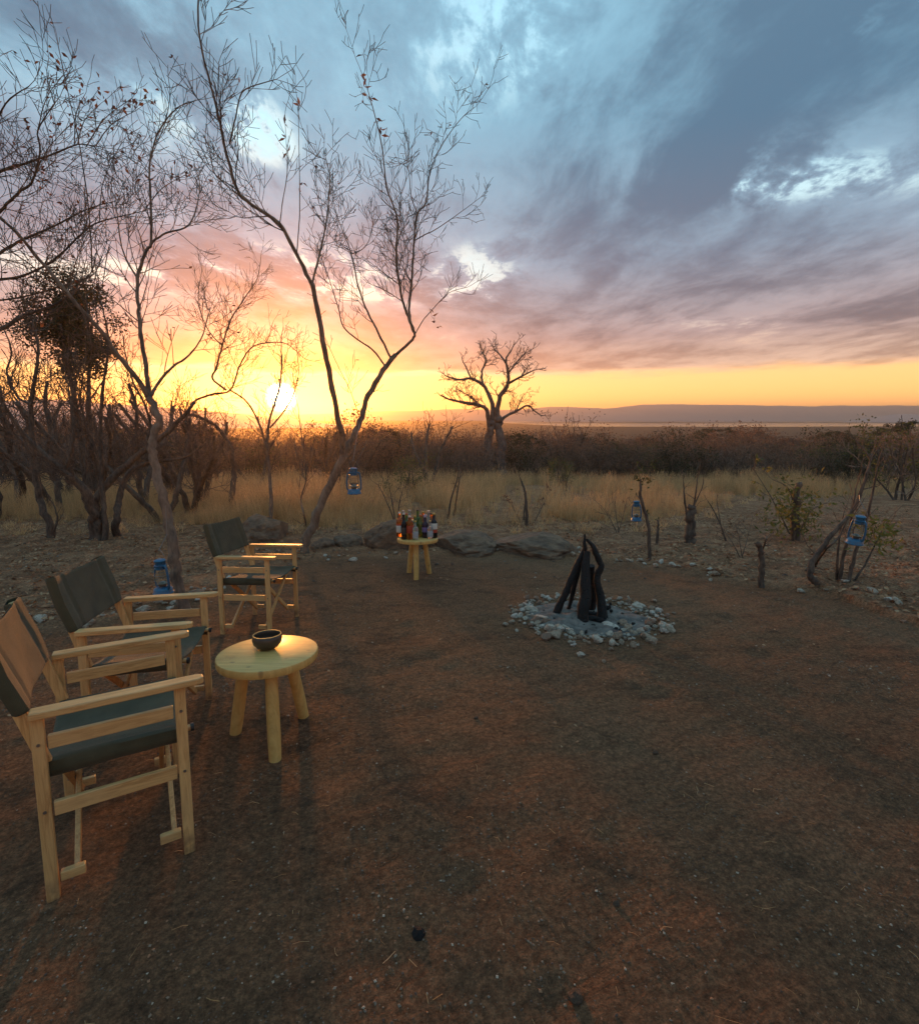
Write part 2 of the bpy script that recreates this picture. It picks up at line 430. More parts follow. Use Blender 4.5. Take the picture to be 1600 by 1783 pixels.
@_('table_wood')
def f(n, i):
    p = n.obj(); g = n.noise(n.vm('MULTIPLY', p, (4, 46, 8)), 1.0, 7, .7, 1.6); k = n.noise(p, 6, 5, .6)
    c = n.mix(n.smooth(g, .3, .7), (.74, .46, .15), (.56, .31, .085))
    c = n.mix(n.smooth(k, .5, .75, 0, .55), c, (.36, .20, .06)); c = n.mix(n.smooth(n.voro(n.vm('MULTIPLY', p, (1, 1.6, .4)), 9, 'F1', 'Distance'), .16, .05, 0, .7), c, (.24, .12, .04))
    n.put(i['Base Color'], c); i['Roughness'].default_value = .55; i['Coat Weight'].default_value = .1; i['Coat Roughness'].default_value = .22
    n.bump(g, .08, .003)
@_('canvas')
def f(n, i):
    p = n.obj(); x, y, z = n.sep(p)
    w = n.add(n.m('SINE', n.mul(n.add(x, n.mul(z, .35)), 2600)), n.m('SINE', n.mul(n.add(y, z), 2600)))
    k = n.noise(p, 9, 5, .6); c = n.mix(n.smooth(k, .3, .7), (.042, .038, .017), (.072, .062, .031))
    n.put(i['Base Color'], c); i['Roughness'].default_value = .85; i['Sheen Weight'].default_value = .08
    n.bump(n.add(n.mul(w, .12), n.mul(n.noise(p, 22, 4, .6), 1.0)), .3, .006); 
@_('black_plastic')
def f(n, i): i['Base Color'].default_value = (.018, .018, .018, 1); i['Roughness'].default_value = .5
@_('bowl')
def f(n, i):
    k = n.noise(n.obj(), 30, 4, .6); n.put(i['Base Color'], n.mix(k, (.035, .024, .018), (.085, .055, .038))); i['Roughness'].default_value = .28
@_('blue_paint')
def f(n, i):
    p = n.obj(); k = n.noise(p, 26, 5, .7)
    n.put(i['Base Color'], n.mix(n.smooth(k, .54, .68), (.03, .125, .235), (.09, .075, .07))); i['Metallic'].default_value = .15
    n.put(i['Roughness'], n.smooth(k, .3, .7, .25, .45)); n.bump(k, .1, .002)
@_('wire')
def f(n, i): i['Base Color'].default_value = (.22, .21, .20, 1); i['Metallic'].default_value = .9; i['Roughness'].default_value = .45
@_('lamp_glass')
def f(n, i):
    i['Base Color'].default_value = (.97, .98, .97, 1); i['Roughness'].default_value = .04; i['Transmission Weight'].default_value = 1; i['IOR'].default_value = 1.08
@_('brass')
def f(n, i): i['Base Color'].default_value = (.25, .22, .18, 1); i['Metallic'].default_value = .9; i['Roughness'].default_value = .4
def glass(c, t=.6):
    def f(n, i):
        i['Base Color'].default_value = (*c, 1); i['Roughness'].default_value = .06; i['Transmission Weight'].default_value = t; i['IOR'].default_value = 1.35
    return f
for nm, c, t in (('clear_glass', (.80, .84, .80), .85), ('green_glass', (.10, .26, .08), .7), ('olive_glass', (.42, .38, .10), .75), ('dark_glass', (.015, .014, .016), .1),
                 ('amber_glass', (.50, .16, .03), .7), ('orange_glass', (.85, .25, .05), .75), ('purple_glass', (.04, .025, .05), .2)):
    M[nm] = mat(nm, glass(c, t))
def plain(c, r=.5, metal=0):
    def f(n, i):
        k = n.noise(n.obj(), 60, 3, .5); n.put(i['Base Color'], n.mix(n.smooth(k, .3, .7, 0, .25), c, tuple(x * .6 for x in c))); i['Roughness'].default_value = r; i['Metallic'].default_value = metal
    return f
for nm, c, r, m_ in (('paper_white', (.62, .58, .52), .6, 0), ('paper_red', (.45, .06, .03), .5, 0), ('paper_grey', (.33, .33, .36), .5, 0), ('paper_black', (.03, .03, .03), .5, 0), ('paper_purple', (.18, .12, .30), .5, 0),
                     ('cap_gold', (.60, .47, .16), .35, .7), ('cap_white', (.70, .66, .62), .4, 0), ('cap_silver', (.62, .62, .64), .3, .8), ('cap_red', (.55, .12, .04), .4, 0), ('cap_lilac', (.48, .40, .55), .4, .2), ('cap_black', (.025, .025, .025), .4, 0)):
    M[nm] = mat(nm, plain(c, r, m_))
@_('rock')
def f(n, i):
    p = n.obj(); a = n.noise(n.vm('MULTIPLY', p, (1, 1, 1.0)), 3.2, 8, .68, .3); b = n.noise(p, 26, 6, .7)
    c = n.mix(n.smooth(a, .35, .68), (.10, .060, .038), (.25, .150, .088)); c = n.mix(n.smooth(b, .55, .75, 0, .6), c, (.32, .215, .135))
    n.put(i['Base Color'], c); i['Roughness'].default_value = .9; n.bump(n.add(a, n.mul(b, .4)), .9, .05)
@_('stone')
def f(n, i):
    p = n.obj(); r = n.orand(); a = n.noise(n.vm('ADD', p, n.vec(n.mul(r, 9), 0, 0)), 2.6, 6, .65)
    c = n.ramp(r, [(0, (.66, .55, .43)), (.25, (.50, .37, .26)), (.45, (.74, .65, .54)), (.66, (.40, .26, .17)), (.76, (.60, .48, .36)), (.9, (.30, .18, .12))], 'CONSTANT')
    c = n.mix(n.smooth(a, .42, .7, 0, .75), c, (.16, .115, .085))
    n.put(i['Base Color'], c); i['Roughness'].default_value = .85; n.bump(a, .7, .12)
@_('pebble')
def f(n, i):
    c = n.ramp(n.isl(), [(0, (.12, .075, .05)), (.3, (.20, .14, .10)), (.55, (.09, .06, .045)), (.62, (.26, .18, .12)), (.80, (.32, .15, .075)), (.93, (.42, .32, .23))], 'CONSTANT')
    n.put(i['Base Color'], c); i['Roughness'].default_value = .85
@_('ash')
def f(n, i):
    p = n.pos(); a = n.noise(p, 9, 7, .7, .5); b = n.noise(p, 3.2, 4, .6)
    c = n.mix(n.smooth(a, .3, .7), (.10, .082, .07), (.25, .215, .185)); c = n.mix(n.smooth(b, .52, .64, 0, .85), c, (.06, .055, .055))
    n.put(i['Base Color'], c); i['Roughness'].default_value = 1.0; n.bump(n.add(a, n.mul(n.noise(p, 40, 5, .7), .4)), .9, .03)
@_('charcoal')
def f(n, i):
    p = n.obj(); a = n.noise(n.vm('MULTIPLY', p, (1, 1, .35)), 34, 6, .7); v = n.voro(n.vm('MULTIPLY', p, (1, 1, .5)), 30, 'DISTANCE_TO_EDGE')
    n.put(i['Base Color'], n.mix(n.smooth(a, .55, .75), (.008, .007, .007), (.035, .03, .028))); i['Roughness'].default_value = .8
    n.bump(n.add(a, n.smooth(v, 0, .08)), .9, .012)
@_('water')
def f(n, i):
    i['Base Color'].default_value = (.03, .035, .04, 1); i['Roughness'].default_value = .12; i['Specular IOR Level'].default_value = .6
    n.bump(n.noise(n.vm('MULTIPLY', n.pos(), (.02, .2, 1)), 1, 3, .5), .05, .3)
@_('far_land')
def f(n, i):
    p = n.pos(); n.put(i['Base Color'], n.mix(n.noise(p, .02, 6, .65), (.05, .035, .03), (.13, .09, .065))); i['Roughness'].default_value = 1
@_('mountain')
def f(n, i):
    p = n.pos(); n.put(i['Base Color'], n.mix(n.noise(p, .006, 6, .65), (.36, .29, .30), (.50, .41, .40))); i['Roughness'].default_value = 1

# ------------------------------------------------------------------ ground: one sheet to the hills
def build_ground():
    def grow(a, b, step, f=1.13):
        out = [a]
        while out[-1] < b: out.append(out[-1] + step); step *= f
        return np.array(out)
    ys = np.concatenate([np.arange(-5, .6, .25), np.arange(.6, 10, .035), grow(10, 2050, .06, 1.085)])
    half = np.concatenate([np.arange(0, 5.2, .04), grow(5.2, 2050, .06, 1.12)])
    xs = np.concatenate([-half[:0:-1], half])
    X, Y = np.meshgrid(xs, ys); Z = gz(X, Y)
    nx, ny = len(xs), len(ys)
    v = np.stack([X, Y, Z], -1).reshape(-1, 3)
    idx = np.arange(nx * ny).reshape(ny, nx)
    q = np.stack([idx[:-1, :-1], idx[:-1, 1:], idx[1:, 1:], idx[1:, :-1]], -1).reshape(-1, 4)
    me = bpy.data.meshes.new('ground')
    me.vertices.add(len(v)); me.vertices.foreach_set('co', v.ravel())
    me.loops.add(q.size); me.loops.foreach_set('vertex_index', q.ravel())
    me.polygons.add(len(q)); me.polygons.foreach_set('loop_start', np.arange(0, q.size, 4)); me.polygons.foreach_set('loop_total', np.full(len(q), 4))
    me.polygons.foreach_set('use_smooth', np.ones(len(q), bool))
    at = me.attributes.new('clear', 'FLOAT', 'POINT'); at.data.foreach_set('value', clear_mask(X, Y).ravel())
    me.update(); me.validate(); me.materials.append(M['soil'])
    tag(link('ground', me), kind='structure')
build_ground()

def heightfield(name, xs, ys, hf, m):
    X, Y = np.meshgrid(xs, ys); Z = hf(X, Y); nx, ny = len(xs), len(ys)
    mb = MB(); mb.v = [tuple(p) for p in np.stack([X, Y, Z], -1).reshape(-1, 3)]
    mb.f = [(j*nx+i, j*nx+i+1, (j+1)*nx+i+1, (j+1)*nx+i) for j in range(ny-1) for i in range(nx-1)]
    mb.mi = [0] * len(mb.f)
    return tag(obj(name, mb, m, smooth=True), kind='structure')
def fbm(x, y, s, o=5, seed=0):
    r = 0; a = 1.0
    for k in range(o): r = r + a * vnoise(x * s, y * s, seed + k); s *= 2.03; a *= .5
    return r
def px_x(px, d): return ray(px, 730).x / ray(px, 730).y * d
def px_z(py, d): return P(800, py, d).z
# far side of the lake: long ridge
def ridge(d0, d1, prof, amp, seed, foot=PLAIN - 1):
    dm = (d0 + d1) / 2
    pxs = np.array([px_x(a, dm) for a, b in prof]); pzs = np.array([px_z(b, dm) for a, b in prof])
    def hf(X, Y):
        t = np.clip((Y - d0) / (d1 - d0), 0, 1); bell = np.sin(np.pi * t) ** 1.2
        top = np.interp(X, pxs, pzs) + amp * fbm(X, Y, .0097, 5, seed)
        return foot + np.maximum(top - foot, 0) * bell * (1 + .25 * fbm(X, Y, .0065, 4, seed + 9) * (1 - bell))
    return hf
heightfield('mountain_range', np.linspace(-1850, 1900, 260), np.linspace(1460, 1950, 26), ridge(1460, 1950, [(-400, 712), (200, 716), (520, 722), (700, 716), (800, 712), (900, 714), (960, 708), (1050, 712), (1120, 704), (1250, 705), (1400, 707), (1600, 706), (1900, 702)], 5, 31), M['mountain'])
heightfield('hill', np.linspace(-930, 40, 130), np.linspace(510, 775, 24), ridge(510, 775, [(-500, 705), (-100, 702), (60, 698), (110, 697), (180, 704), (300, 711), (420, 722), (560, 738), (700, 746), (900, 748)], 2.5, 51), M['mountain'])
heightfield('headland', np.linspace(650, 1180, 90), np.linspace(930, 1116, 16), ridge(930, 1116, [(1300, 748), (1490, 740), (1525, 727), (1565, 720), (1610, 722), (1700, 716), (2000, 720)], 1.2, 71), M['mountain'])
def build_lake():
    near = []; far = []
    for k in range(61):
        t = k / 60; x = 74 + 1180 * t
        near.append((x * (.55 + .45 * t) + 19, 590 + 38 * float(vnoise(t * 9, .3, 3)) + 560 * max(0, .10 - t) * 8, PLAIN + .35))
        far.append((x * 1.4, 1430 + 50 * float(vnoise(t * 7, 5.3, 4)), PLAIN + .35))
    mb = MB(); mb.v = near + far; mb.f = [(i, i + 1, 61 + i + 1, 61 + i) for i in range(60)]; mb.mi = [0] * 60
    tag(obj('lake', mb, M['water']), kind='structure')
    mb = MB(); a = []; b = []
    for k in range(61):
        t = k / 60; x = 93 + 775 * t; w = math.sin(math.pi * min(1, t * 1.02)) ** .5 if t < .98 else .2
        a.append((x, 900 + 40 * float(vnoise(t * 12, 2.2, 8)), PLAIN + .7)); b.append((x, 900 + 110 * w + 30 * float(vnoise(t * 12, 7.2, 9)), PLAIN + .7))
    mb.v = a + b; mb.f = [(i, i + 1, 61 + i + 1, 61 + i) for i in range(60)]; mb.mi = [0] * 60
    tag(obj('sand_spit', mb, M['far_land']), kind='structure')
build_lake()
def build_haze():
    mb = MB().box((0, 1000, 19), (4600, 2500, 64))
    m = bpy.data.materials.new('haze'); m.use_nodes = True; nt = m.node_tree; nt.nodes.clear()
    o = nt.nodes.new('ShaderNodeOutputMaterial'); v = nt.nodes.new('ShaderNodeVolumePrincipled')
    v.inputs['Color'].default_value = (.96, .78, .56, 1); v.inputs['Density'].default_value = HAZE; v.inputs['Anisotropy'].default_value = .81
    nt.links.new(v.outputs[0], o.inputs['Volume'])
    o = obj('haze', mb, m); tag(o, kind='stuff')
HAZE = 5.2e-4
build_haze()

# ------------------------------------------------------------------ director's chairs
CW, CD, CH = .545, .391, .66
def make_chair():
    root = thing('director_chair', 'x', 'chair')
    W, Dp = CW / 2, CD / 2; wd = M['wood']; LG = {}
    for sx in (-1, 1):
        for sy in (-1, 1):
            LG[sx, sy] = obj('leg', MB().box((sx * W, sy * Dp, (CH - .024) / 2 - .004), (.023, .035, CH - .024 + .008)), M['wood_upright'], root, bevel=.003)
        mb = MB(); x0 = sx * (W + .004)
        pts = [(-.027, -.212), (.027, -.212), (.027, .252), (.014, .272), (-.014, .272), (-.027, .252)]
        o = len(mb.v); n = len(pts)
        mb.v = [(x0 + a, b, z) for z in (CH - .0235, CH) for a, b in pts]
        mb.f = [tuple(reversed(range(n))), tuple(range(n, 2 * n))] + [(i, (i + 1) % n, n + (i + 1) % n, n + i) for i in range(n)]; mb.mi = [0] * len(mb.f)
        obj('armrest', mb, wd, root, bevel=.004)
        obj('side_rail', MB().box((sx * W, 0, .548), (.016, CD - .046, .046)), wd, root, bevel=.003)
        obj('lower_rail', MB().box((sx * W, 0, .322), (.018, CD - .046, .048)), wd, root, bevel=.003)
        for sy in (-1, 1):
            obj('foot_block', MB().box((sx * (W - .0), sy * (Dp - .056), .085), (.022, .066, .032)), wd, root, bevel=.003)
        xs = sx * (W - .045)
        sr = obj('seat_rail', MB().tube([Vector((xs, -.205, .452)), Vector((xs, .225, .452))], [.011] * 2, 10), wd, root)
        obj('rail_cap', MB().tube([Vector((xs, .2255, .452)), Vector((xs, .236, .452))], [.015] * 2, 10), M['black_plastic'], sr)
        # back post leaning from the rear leg
        xb = sx * (W - .0245)
        obj('back_post', MB().bar((xb, -Dp + .01, .47), (xb, -Dp - .112, .895), .022, .034), M['wood_upright'], root, bevel=.003)
    for sx in (-1, 1):
        for sy in (-1, 1):
            for z in (.548, .322): obj('bolt', MB().tube([Vector((sx * (W + .0105), sy * Dp, z)), Vector((sx * (W + .0145), sy * Dp, z))], [.005] * 2, 8), M['wire'], LG[sx, sy])
    for sy in (-1, 1):
        y0 = sy * .142
        for sx in (-1, 1):
            yy = y0 + sx * .0105
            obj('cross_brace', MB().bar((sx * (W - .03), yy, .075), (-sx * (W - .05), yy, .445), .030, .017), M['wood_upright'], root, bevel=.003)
        obj('pivot_bolt', MB().tube([Vector((0, y0 - .024, .262)), Vector((0, y0 + .024, .262))], [.006] * 2, 8), M['wire'], root)
    # seat: sling over the two rails with a hanging edge
    mb = MB(); xo = W - .028
    prof = [(-xo - .006, .418), (-xo - .008, .442), (-xo - .004, .468), (-xo + .012, .474)]
    for k in range(1, 24):
        t = k / 24; prof.append((-xo + .012 + (2 * xo - .024) * t, .474 - .030 * math.sin(math.pi * t) ** .8))
    prof += [(xo - .012, .474), (xo + .004, .468), (xo + .008, .442), (xo + .006, .418)]
    ys = [-.20, -.195, -.185] + [-.16 + .03 * q for q in range(12)] + [.195, .205, .21]
    for j, y in enumerate(ys):
        for (x, z) in prof: mb.v.append((x, y, z - (.004 if j in (0, len(ys) - 1) else 0) + .006 * float(vnoise(x * 11 + 3, y * 9, 78)) + .004 * float(vnoise(x * 30, y * 14, 79))))
    k = len(prof); mb.f = [(j*k+i, j*k+i+1, (j+1)*k+i+1, (j+1)*k+i) for j in range(len(ys)-1) for i in range(k-1)]; mb.mi = [0] * len(mb.f)
    so = obj('seat', mb, M['canvas'], root, auto=60); so.modifiers.new('thick', 'SOLIDIFY').thickness = .005
    # back: sleeve sheet round the two posts
    mb = MB(); d = Vector((0, -.135, .485)).normalized(); nrm = Vector((0, d.z, -d.y))
    b0 = Vector((0, -Dp + .01, .47)); rows = [.185, .190, .20, .25, .315, .38, .435, .447, .452]
    sec = []
    xb = W - .0245
    S = 36
    for q in range(S + 1):
        t = q / S; x = -xb + 2 * xb * t
        e = min(t, 1 - t)
        off = .021 - .012 * math.sin(math.pi * t) + (-.005 if abs(e - .13) < .022 else 0)
        sec.append((x, off))
    loop = [(-xb - .016, .010), (-xb - .019, -.004), (-xb - .014, -.022)]
    front = [( -xb - .010, .021)] + sec[1:-1] + [(xb + .010, .021)]
    back = [(x, o_ - .010 if .12 < (x + xb) / (2 * xb) < .88 else -.022) for x, o_ in reversed(front)]
    ring = front + [(xb + .017, .008), (xb + .017, -.010)] + back + [(-xb - .017, -.010), (-xb - .017, .008)]
    kk = len(ring)
    for j, s_ in enumerate(rows):
        inset = .004 if j in (0, len(rows) - 1) else 0
        for (x, o_) in ring:
            wob = .004 * math.sin(x * 17 + s_ * 20) + .004 * float(vnoise(x * 14, s_ * 22, 77))
            p = b0 + d * (s_ + .006 * math.sin(math.pi * (x + xb) / (2 * xb)) * (-1 if s_ > .4 else 0)) + nrm * (o_ * (1 - inset * 60) + wob) + Vector((x, 0, 0))
            mb.v.append(tuple(p))
    mb.f = [(j*kk+i, j*kk+(i+1) % kk, (j+1)*kk+(i+1) % kk, (j+1)*kk+i) for j in range(len(rows)-1) for i in range(kk)]; mb.mi = [0] * len(mb.f)
    obj('backrest', mb, M['canvas'], root, auto=50)
    return root
ch0 = make_chair()
CHAIRS = [(-1.304, 1.705, .996, 'director chair with khaki canvas whose armrest is beside the bowl table, sunlit canvas back'),
          (-1.615, 2.425, 1.325, 'director chair with dark canvas between the two other director chairs, lantern behind it'),
          (-1.699, 4.067, 1.641, 'director chair standing apart beside the leaning tree, sun glinting on its armrest')]
for k, (x, y, r, lab) in enumerate(CHAIRS):
    o = ch0 if k == 0 else copy_tree(ch0)
    o.location = (x, y, float(base_z(y)) + float(np.mean(gz(np.array([x-.2, x+.2, x]), np.array([y-.2, y, y+.2])) - base_z(np.array([y-.2, y, y+.2])))) - .004)
    o.rotation_euler = tilt(-r); o['label'] = lab; o['group'] = 'director chairs round the fire'

# ------------------------------------------------------------------ round three-legged tables
def make_table(cx, cy, feet_px, R, Ht, label):
    z0 = gzf(cx, cy); root = thing('round_table', label, 'table', (cx, cy, z0), (0, 0, 0), 'three-legged round tables')
    til = tilt(0)
    root.rotation_euler = til; inv = til.to_matrix().inverted()
    prof = [(R * .93, -.044), (R * .985, -.040), (R, -.030), (R, -.008), (R * .992, -.002), (R * .97, 0)]
    mb = MB().lathe(prof, 56, (0, 0, Ht)); obj('tabletop', mb, M['table_wood'], root, auto=50)
    for px, py in feet_px:
        g = Gd(px, py); l = inv @ (g - Vector((cx, cy, z0))); a = math.atan2(l.y, l.x); l.z -= .006
        top = Vector((math.cos(a) * R * .56, math.sin(a) * R * .56, Ht - .043))
        l = Vector((math.cos(a) * min(max(math.hypot(l.x, l.y), R * .62), R * .95), math.sin(a) * min(max(math.hypot(l.x, l.y), R * .62), R * .95), l.z if abs(l.z) < .03 else -.006))
        pts = [top.lerp(l, t) for t in (0, .25, .5, .75, 1)]
        obj('leg', MB().tube(pts, [.027, .030, .031, .031, .029], 16), M['table_wood'], root, auto=50)
    return root
T1 = make_table(-.967, 2.327, [(410, 1276), (479, 1318), (530, 1248)], .243, .471, 'yellow round three-legged table with the dark bowl on it')
T2 = make_table(-.500, 5.809, [(709, 996), (726, 1007), (755, 995)], .243, .471, 'yellow round three-legged table crowded with bottles')
T2.rotation_euler = tilt(.0)
bpy.context.view_layer.update()
def on_table(T, px, py):
    """point of the table top seen at that pixel"""
    o = Vector((0, 0, CAM_H)); Mi = T.matrix_world; p0 = Mi @ Vector((0, 0, .4715)); n = (Mi.to_3x3() @ Vector((0, 0, 1)))
    r = ray(px, py); return o + r * ((p0 - o).dot(n) / r.dot(n))
bp = on_table(T1, 466, 1129)
bowl = thing('bowl', 'dark round coconut-shell bowl on the yellow table', 'bowl', bp, tilt(.4))
prof = [(.018, .001), (.030, .0), (.050, .010), (.066, .030), (.0705, .052), (.066, .073), (.0635, .0745), (.061, .072), (.0655, .052), (.061, .032), (.046, .015), (.02, .008), (.001, .007)]
shell = obj('bowl_shell', MB().lathe(prof, 40, sx=1.04, sy=.97, closed=False), M['bowl'], bowl, auto=70)
obj('rim', MB().tube([Vector((.0645 * 1.04 * math.cos(a), .0645 * .97 * math.sin(a), .0742)) for a in [2 * math.pi * k / 40 for k in range(41)]], [.0022] * 41, 6, False), M['table_wood'], shell, auto=70)

# ------------------------------------------------------------------ bottles
def bottle(px, py, h, r, gm, capm, labm, label, neck=.32, shoulder=.62, square=False, lab_h=(.18, .48), second=None, cap_h=.06):
    p = on_table(T2, px, py); root = thing('bottle', label, 'bottle', p, tilt(px * .7), 'bottles on the far table')
    h *= 1.1; r *= 1.12
    s0, n0 = h * shoulder, h * (shoulder + .16)
    prof = [(r * .9, 0), (r, .004), (r, s0), (r * .96, s0 + (n0 - s0) * .35), (r * .6, s0 + (n0 - s0) * .8), (r * neck, n0), (r * neck, h * .95), (r * neck * 1.12, h * .955), (r * neck * 1.12, h * .985)]
    gl = obj('glass', MB().lathe(prof, 4 if square else 16), M[gm], root, auto=50)
    obj('cap', MB().lathe([(r * neck * 1.2, h * (1 - cap_h) ), (r * neck * 1.22, h * (1 - cap_h) + .001), (r * neck * 1.2, h * 1.004), (r * neck * .9, h * 1.008)], 14), M[capm], root, auto=50)
    if labm: obj('paper_label', MB().lathe([(r * 1.012, h * lab_h[0]), (r * 1.022, h * lab_h[0] + .001), (r * 1.022, h * lab_h[1] - .001), (r * 1.012, h * lab_h[1])], 4 if square else 16), M[labm], gl, auto=50)
    if second: obj('neck_label', MB().lathe([(r * 1.028, h * second[1]), (r * 1.034, h * second[1] + .001), (r * 1.034, h * second[2]), (r * 1.028, h * second[2] + .001)], 16), M[second[0]], gl, auto=50)
bottle(696, 934, .27, .036, 'orange_glass', 'cap_white', 'paper_white', 'orange bottle with a white label at the edge of the bottle table', second=('paper_red', .46, .52))
bottle(703.5, 939, .285, .031, 'dark_glass', 'cap_white', 'paper_black', 'slim near-black wine bottle with a white cap', .36, .56, lab_h=(.20, .45))
bottle(702.5, 931, .275, .033, 'dark_glass', 'cap_silver', None, 'dark bottle with silver cap behind the slim wine bottle', .40, .58)
bottle(713.5, 939, .25, .043, 'amber_glass', 'cap_silver', 'paper_red', 'square amber bottle with a slanted red label', .36, .66, True, (.28, .60))
bottle(713.5, 931, .28, .036, 'clear_glass', 'cap_silver', None, 'tall clear bottle with silver cap behind the square amber one', .42, .62)
bottle(723.5, 940, .205, .031, 'clear_glass', 'cap_gold', 'paper_grey', 'short clear bottle with gold cap and grey label in front of the green bottle', .34, .55, lab_h=(.10, .42))
bottle(722.5, 933, .23, .029, 'green_glass', 'cap_gold', None, 'small green bottle with gold cap', .36, .55)
bottle(727.5, 931, .285, .034, 'green_glass', 'cap_black', None, 'tall green bottle with black cap', .36, .58)
bottle(733, 935, .245, .034, 'olive_glass', 'cap_red', None, 'olive-yellow glass bottle with orange-red cap', .40, .56)
bottle(740.5, 936, .25, .035, 'purple_glass', 'cap_lilac', 'paper_purple', 'dark purple bottle with lilac cap and purple label', .44, .55, lab_h=(.25, .46), cap_h=.10)
bottle(746.5, 931.5, .275, .033, 'clear_glass', 'cap_silver', None, 'clear bottle with a tall pale silver cap', .44, .55, cap_h=.14)
bottle(749, 938, .20, .031, 'clear_glass', 'cap_gold', 'paper_grey', 'short clear bottle with grey label in front of the dark white-labelled one', .34, .55, lab_h=(.10, .40))
bottle(755.5, 936.5, .27, .036, 'dark_glass', 'cap_gold', 'paper_white', 'black bottle with white label above red band and gold cap', .40, .60, lab_h=(.36, .60), second=('paper_red', .22, .34))

bottle(708, 934.5, .26, .032, 'green_glass', 'cap_red', 'paper_white', 'green bottle with red cap between the wine bottle and the amber bottle', .38, .57)
bottle(737, 931, .265, .033, 'amber_glass', 'cap_gold', 'paper_black', 'amber bottle with gold cap behind the olive-yellow bottle', .38, .58)
bottle(718.5, 936, .22, .030, 'clear_glass', 'cap_red', 'paper_red', 'clear bottle with red cap and red label beside the square amber bottle', .36, .56)
bottle(751.5, 932, .25, .032, 'orange_glass', 'cap_black', None, 'orange bottle with black cap behind the short clear bottle', .38, .58)

# ------------------------------------------------------------------ hurricane lanterns
def make_lantern():
    root = thing('hurricane_lantern', 'x', 'lantern', group='blue hurricane lanterns')
    b = M['blue_paint']
    tank = obj('fuel_tank', MB().lathe([(.070, 0), (.078, .003), (.080, .010), (.076, .014), (.073, .018), (.072, .040), (.064, .050), (.045, .058), (.030, .060)], 28), b, root, auto=40)
    obj('burner', MB().lathe([(.026, .060), (.030, .066), (.030, .078), (.043, .084), (.044, .090), (.026, .096), (.012, .108)], 20), M['brass'], root, auto=40)
    obj('filler_cap', MB().lathe([(.013, 0), (.013, .012), (.010, .014)], 12, (.048, .018, .052)), M['wire'], tank, auto=40)
    globe = obj('globe', MB().lathe([(.036, .088), (.047, .105), (.053, .128), (.053, .150), (.046, .180), (.038, .205), (.036, .212)], 24, closed=False), M['lamp_glass'], root, auto=70)
    obj('hood', MB().lathe([(.040, .212), (.047, .216), (.047, .224), (.041, .228), (.043, .240), (.049, .243), (.049, .249), (.041, .252), (.041, .272), (.045, .278), (.046, .288), (.040, .294), (.030, .298), (.012, .300)], 28), b, root, auto=40)
    for sx in (-1, 1):
        pts = [Vector((sx * x, 0, z)) for x, z in ((.060, .040), (.074, .058), (.078, .085), (.077, .15), (.070, .21), (.064, .232), (.052, .243), (.040, .244))]
        obj('side_tube', MB().tube(pts, [.0095] * len(pts), 10), b, root, auto=50)
    g = [Vector((.058 * math.cos(a), .058 * math.sin(a), z)) for z in (.118, .165) for a in [2 * math.pi * k / 24 for k in range(25)]]
    obj('globe_guard', MB().tube(g[:25], [.0016] * 25, 4).tube(g[25:], [.0016] * 25, 4), M['wire'], globe)
    arc = [Vector((.070 * math.cos(a), .004, .232 + .145 * math.sin(a))) for a in [math.pi * k / 20 for k in range(21)]]
    obj('handle', MB().tube(arc, [.0022] * 21, 5), M['wire'], root)
    return root
lan0 = make_lantern()
LAN = [(285, 1033, 4.05, -23, 0, 'blue hurricane lantern hung low against the trunk behind the director chairs', 1.0),
       (617, 860, 5.75, 10, 0, 'blue hurricane lantern hanging in the air by the leaning tree, sun glowing in its glass', 1.02),
       (1108, 907, 6.9, -56, -4, 'small-looking blue hurricane lantern hung on the crooked post beyond the fire', .95),
       (1487, 947, 4.95, -74, 5, 'bright blue hurricane lantern hanging in the leaning forked branches', 1.0)]
LANPOS = []
for k, (px, py, d, rz, ty, lab, sc) in enumerate(LAN):
    o = lan0 if k == 0 else copy_tree(lan0)
    o.location = P(px, py, d); o.rotation_euler = (0, math.radians(ty), math.radians(rz)); o.scale = (sc,) * 3; o['label'] = lab
    LANPOS.append((o.location.copy(), sc))

# ------------------------------------------------------------------ stones, fire pit, boulders
import bmesh
def rock_mesh(name, seed, sub=2, flat=.7, amp=.28, m=None, freq=1.4, smooth=False, cuts=0):
    rng = random.Random(seed); bm = bmesh.new(); bmesh.ops.create_icosphere(bm, subdivisions=sub, radius=1)
    ox = rng.uniform(-50, 50); from mathutils import noise
    planes = [(Vector((rng.gauss(0, 1), rng.gauss(0, 1), rng.gauss(0, 1))).normalized(), rng.uniform(.62, .85)) for _ in range(cuts)]
    for v in bm.verts:
        c = v.co.copy(); k = 1 + amp * noise.noise(c * freq + Vector((ox, 0, 0))) * 1.6 + amp * .5 * noise.noise(c * freq * 2.6 + Vector((0, ox, 0)))
        if sub > 3: k += amp * .28 * noise.noise(c * freq * 6 + Vector((0, 0, ox))) + amp * .12 * noise.noise(c * freq * 14 + Vector((0, 0, ox)))
        q = c * k
        for n_, d_ in planes:
            e = q.dot(n_) - d_
            if e > 0: q -= n_ * e
        v.co = Vector((q.x, q.y * .85, q.z * flat))
    me = bpy.data.meshes.new(name); bm.to_mesh(me); bm.free(); me.materials.append(m)
    if smooth: me.polygons.foreach_set('use_smooth', [True] * len(me.polygons))
    return me
STONES = [rock_mesh('stone', 100 + k, 2, .62, .3, M['stone'], 1.3, cuts=4) for k in range(9)]
COAL = [rock_mesh('charcoal_lump', 140 + k, 1, .7, .3, M['charcoal']) for k in range(3)]
rng = random.Random(5)
fx, fy = FIRE; fz = gzf(fx, fy)
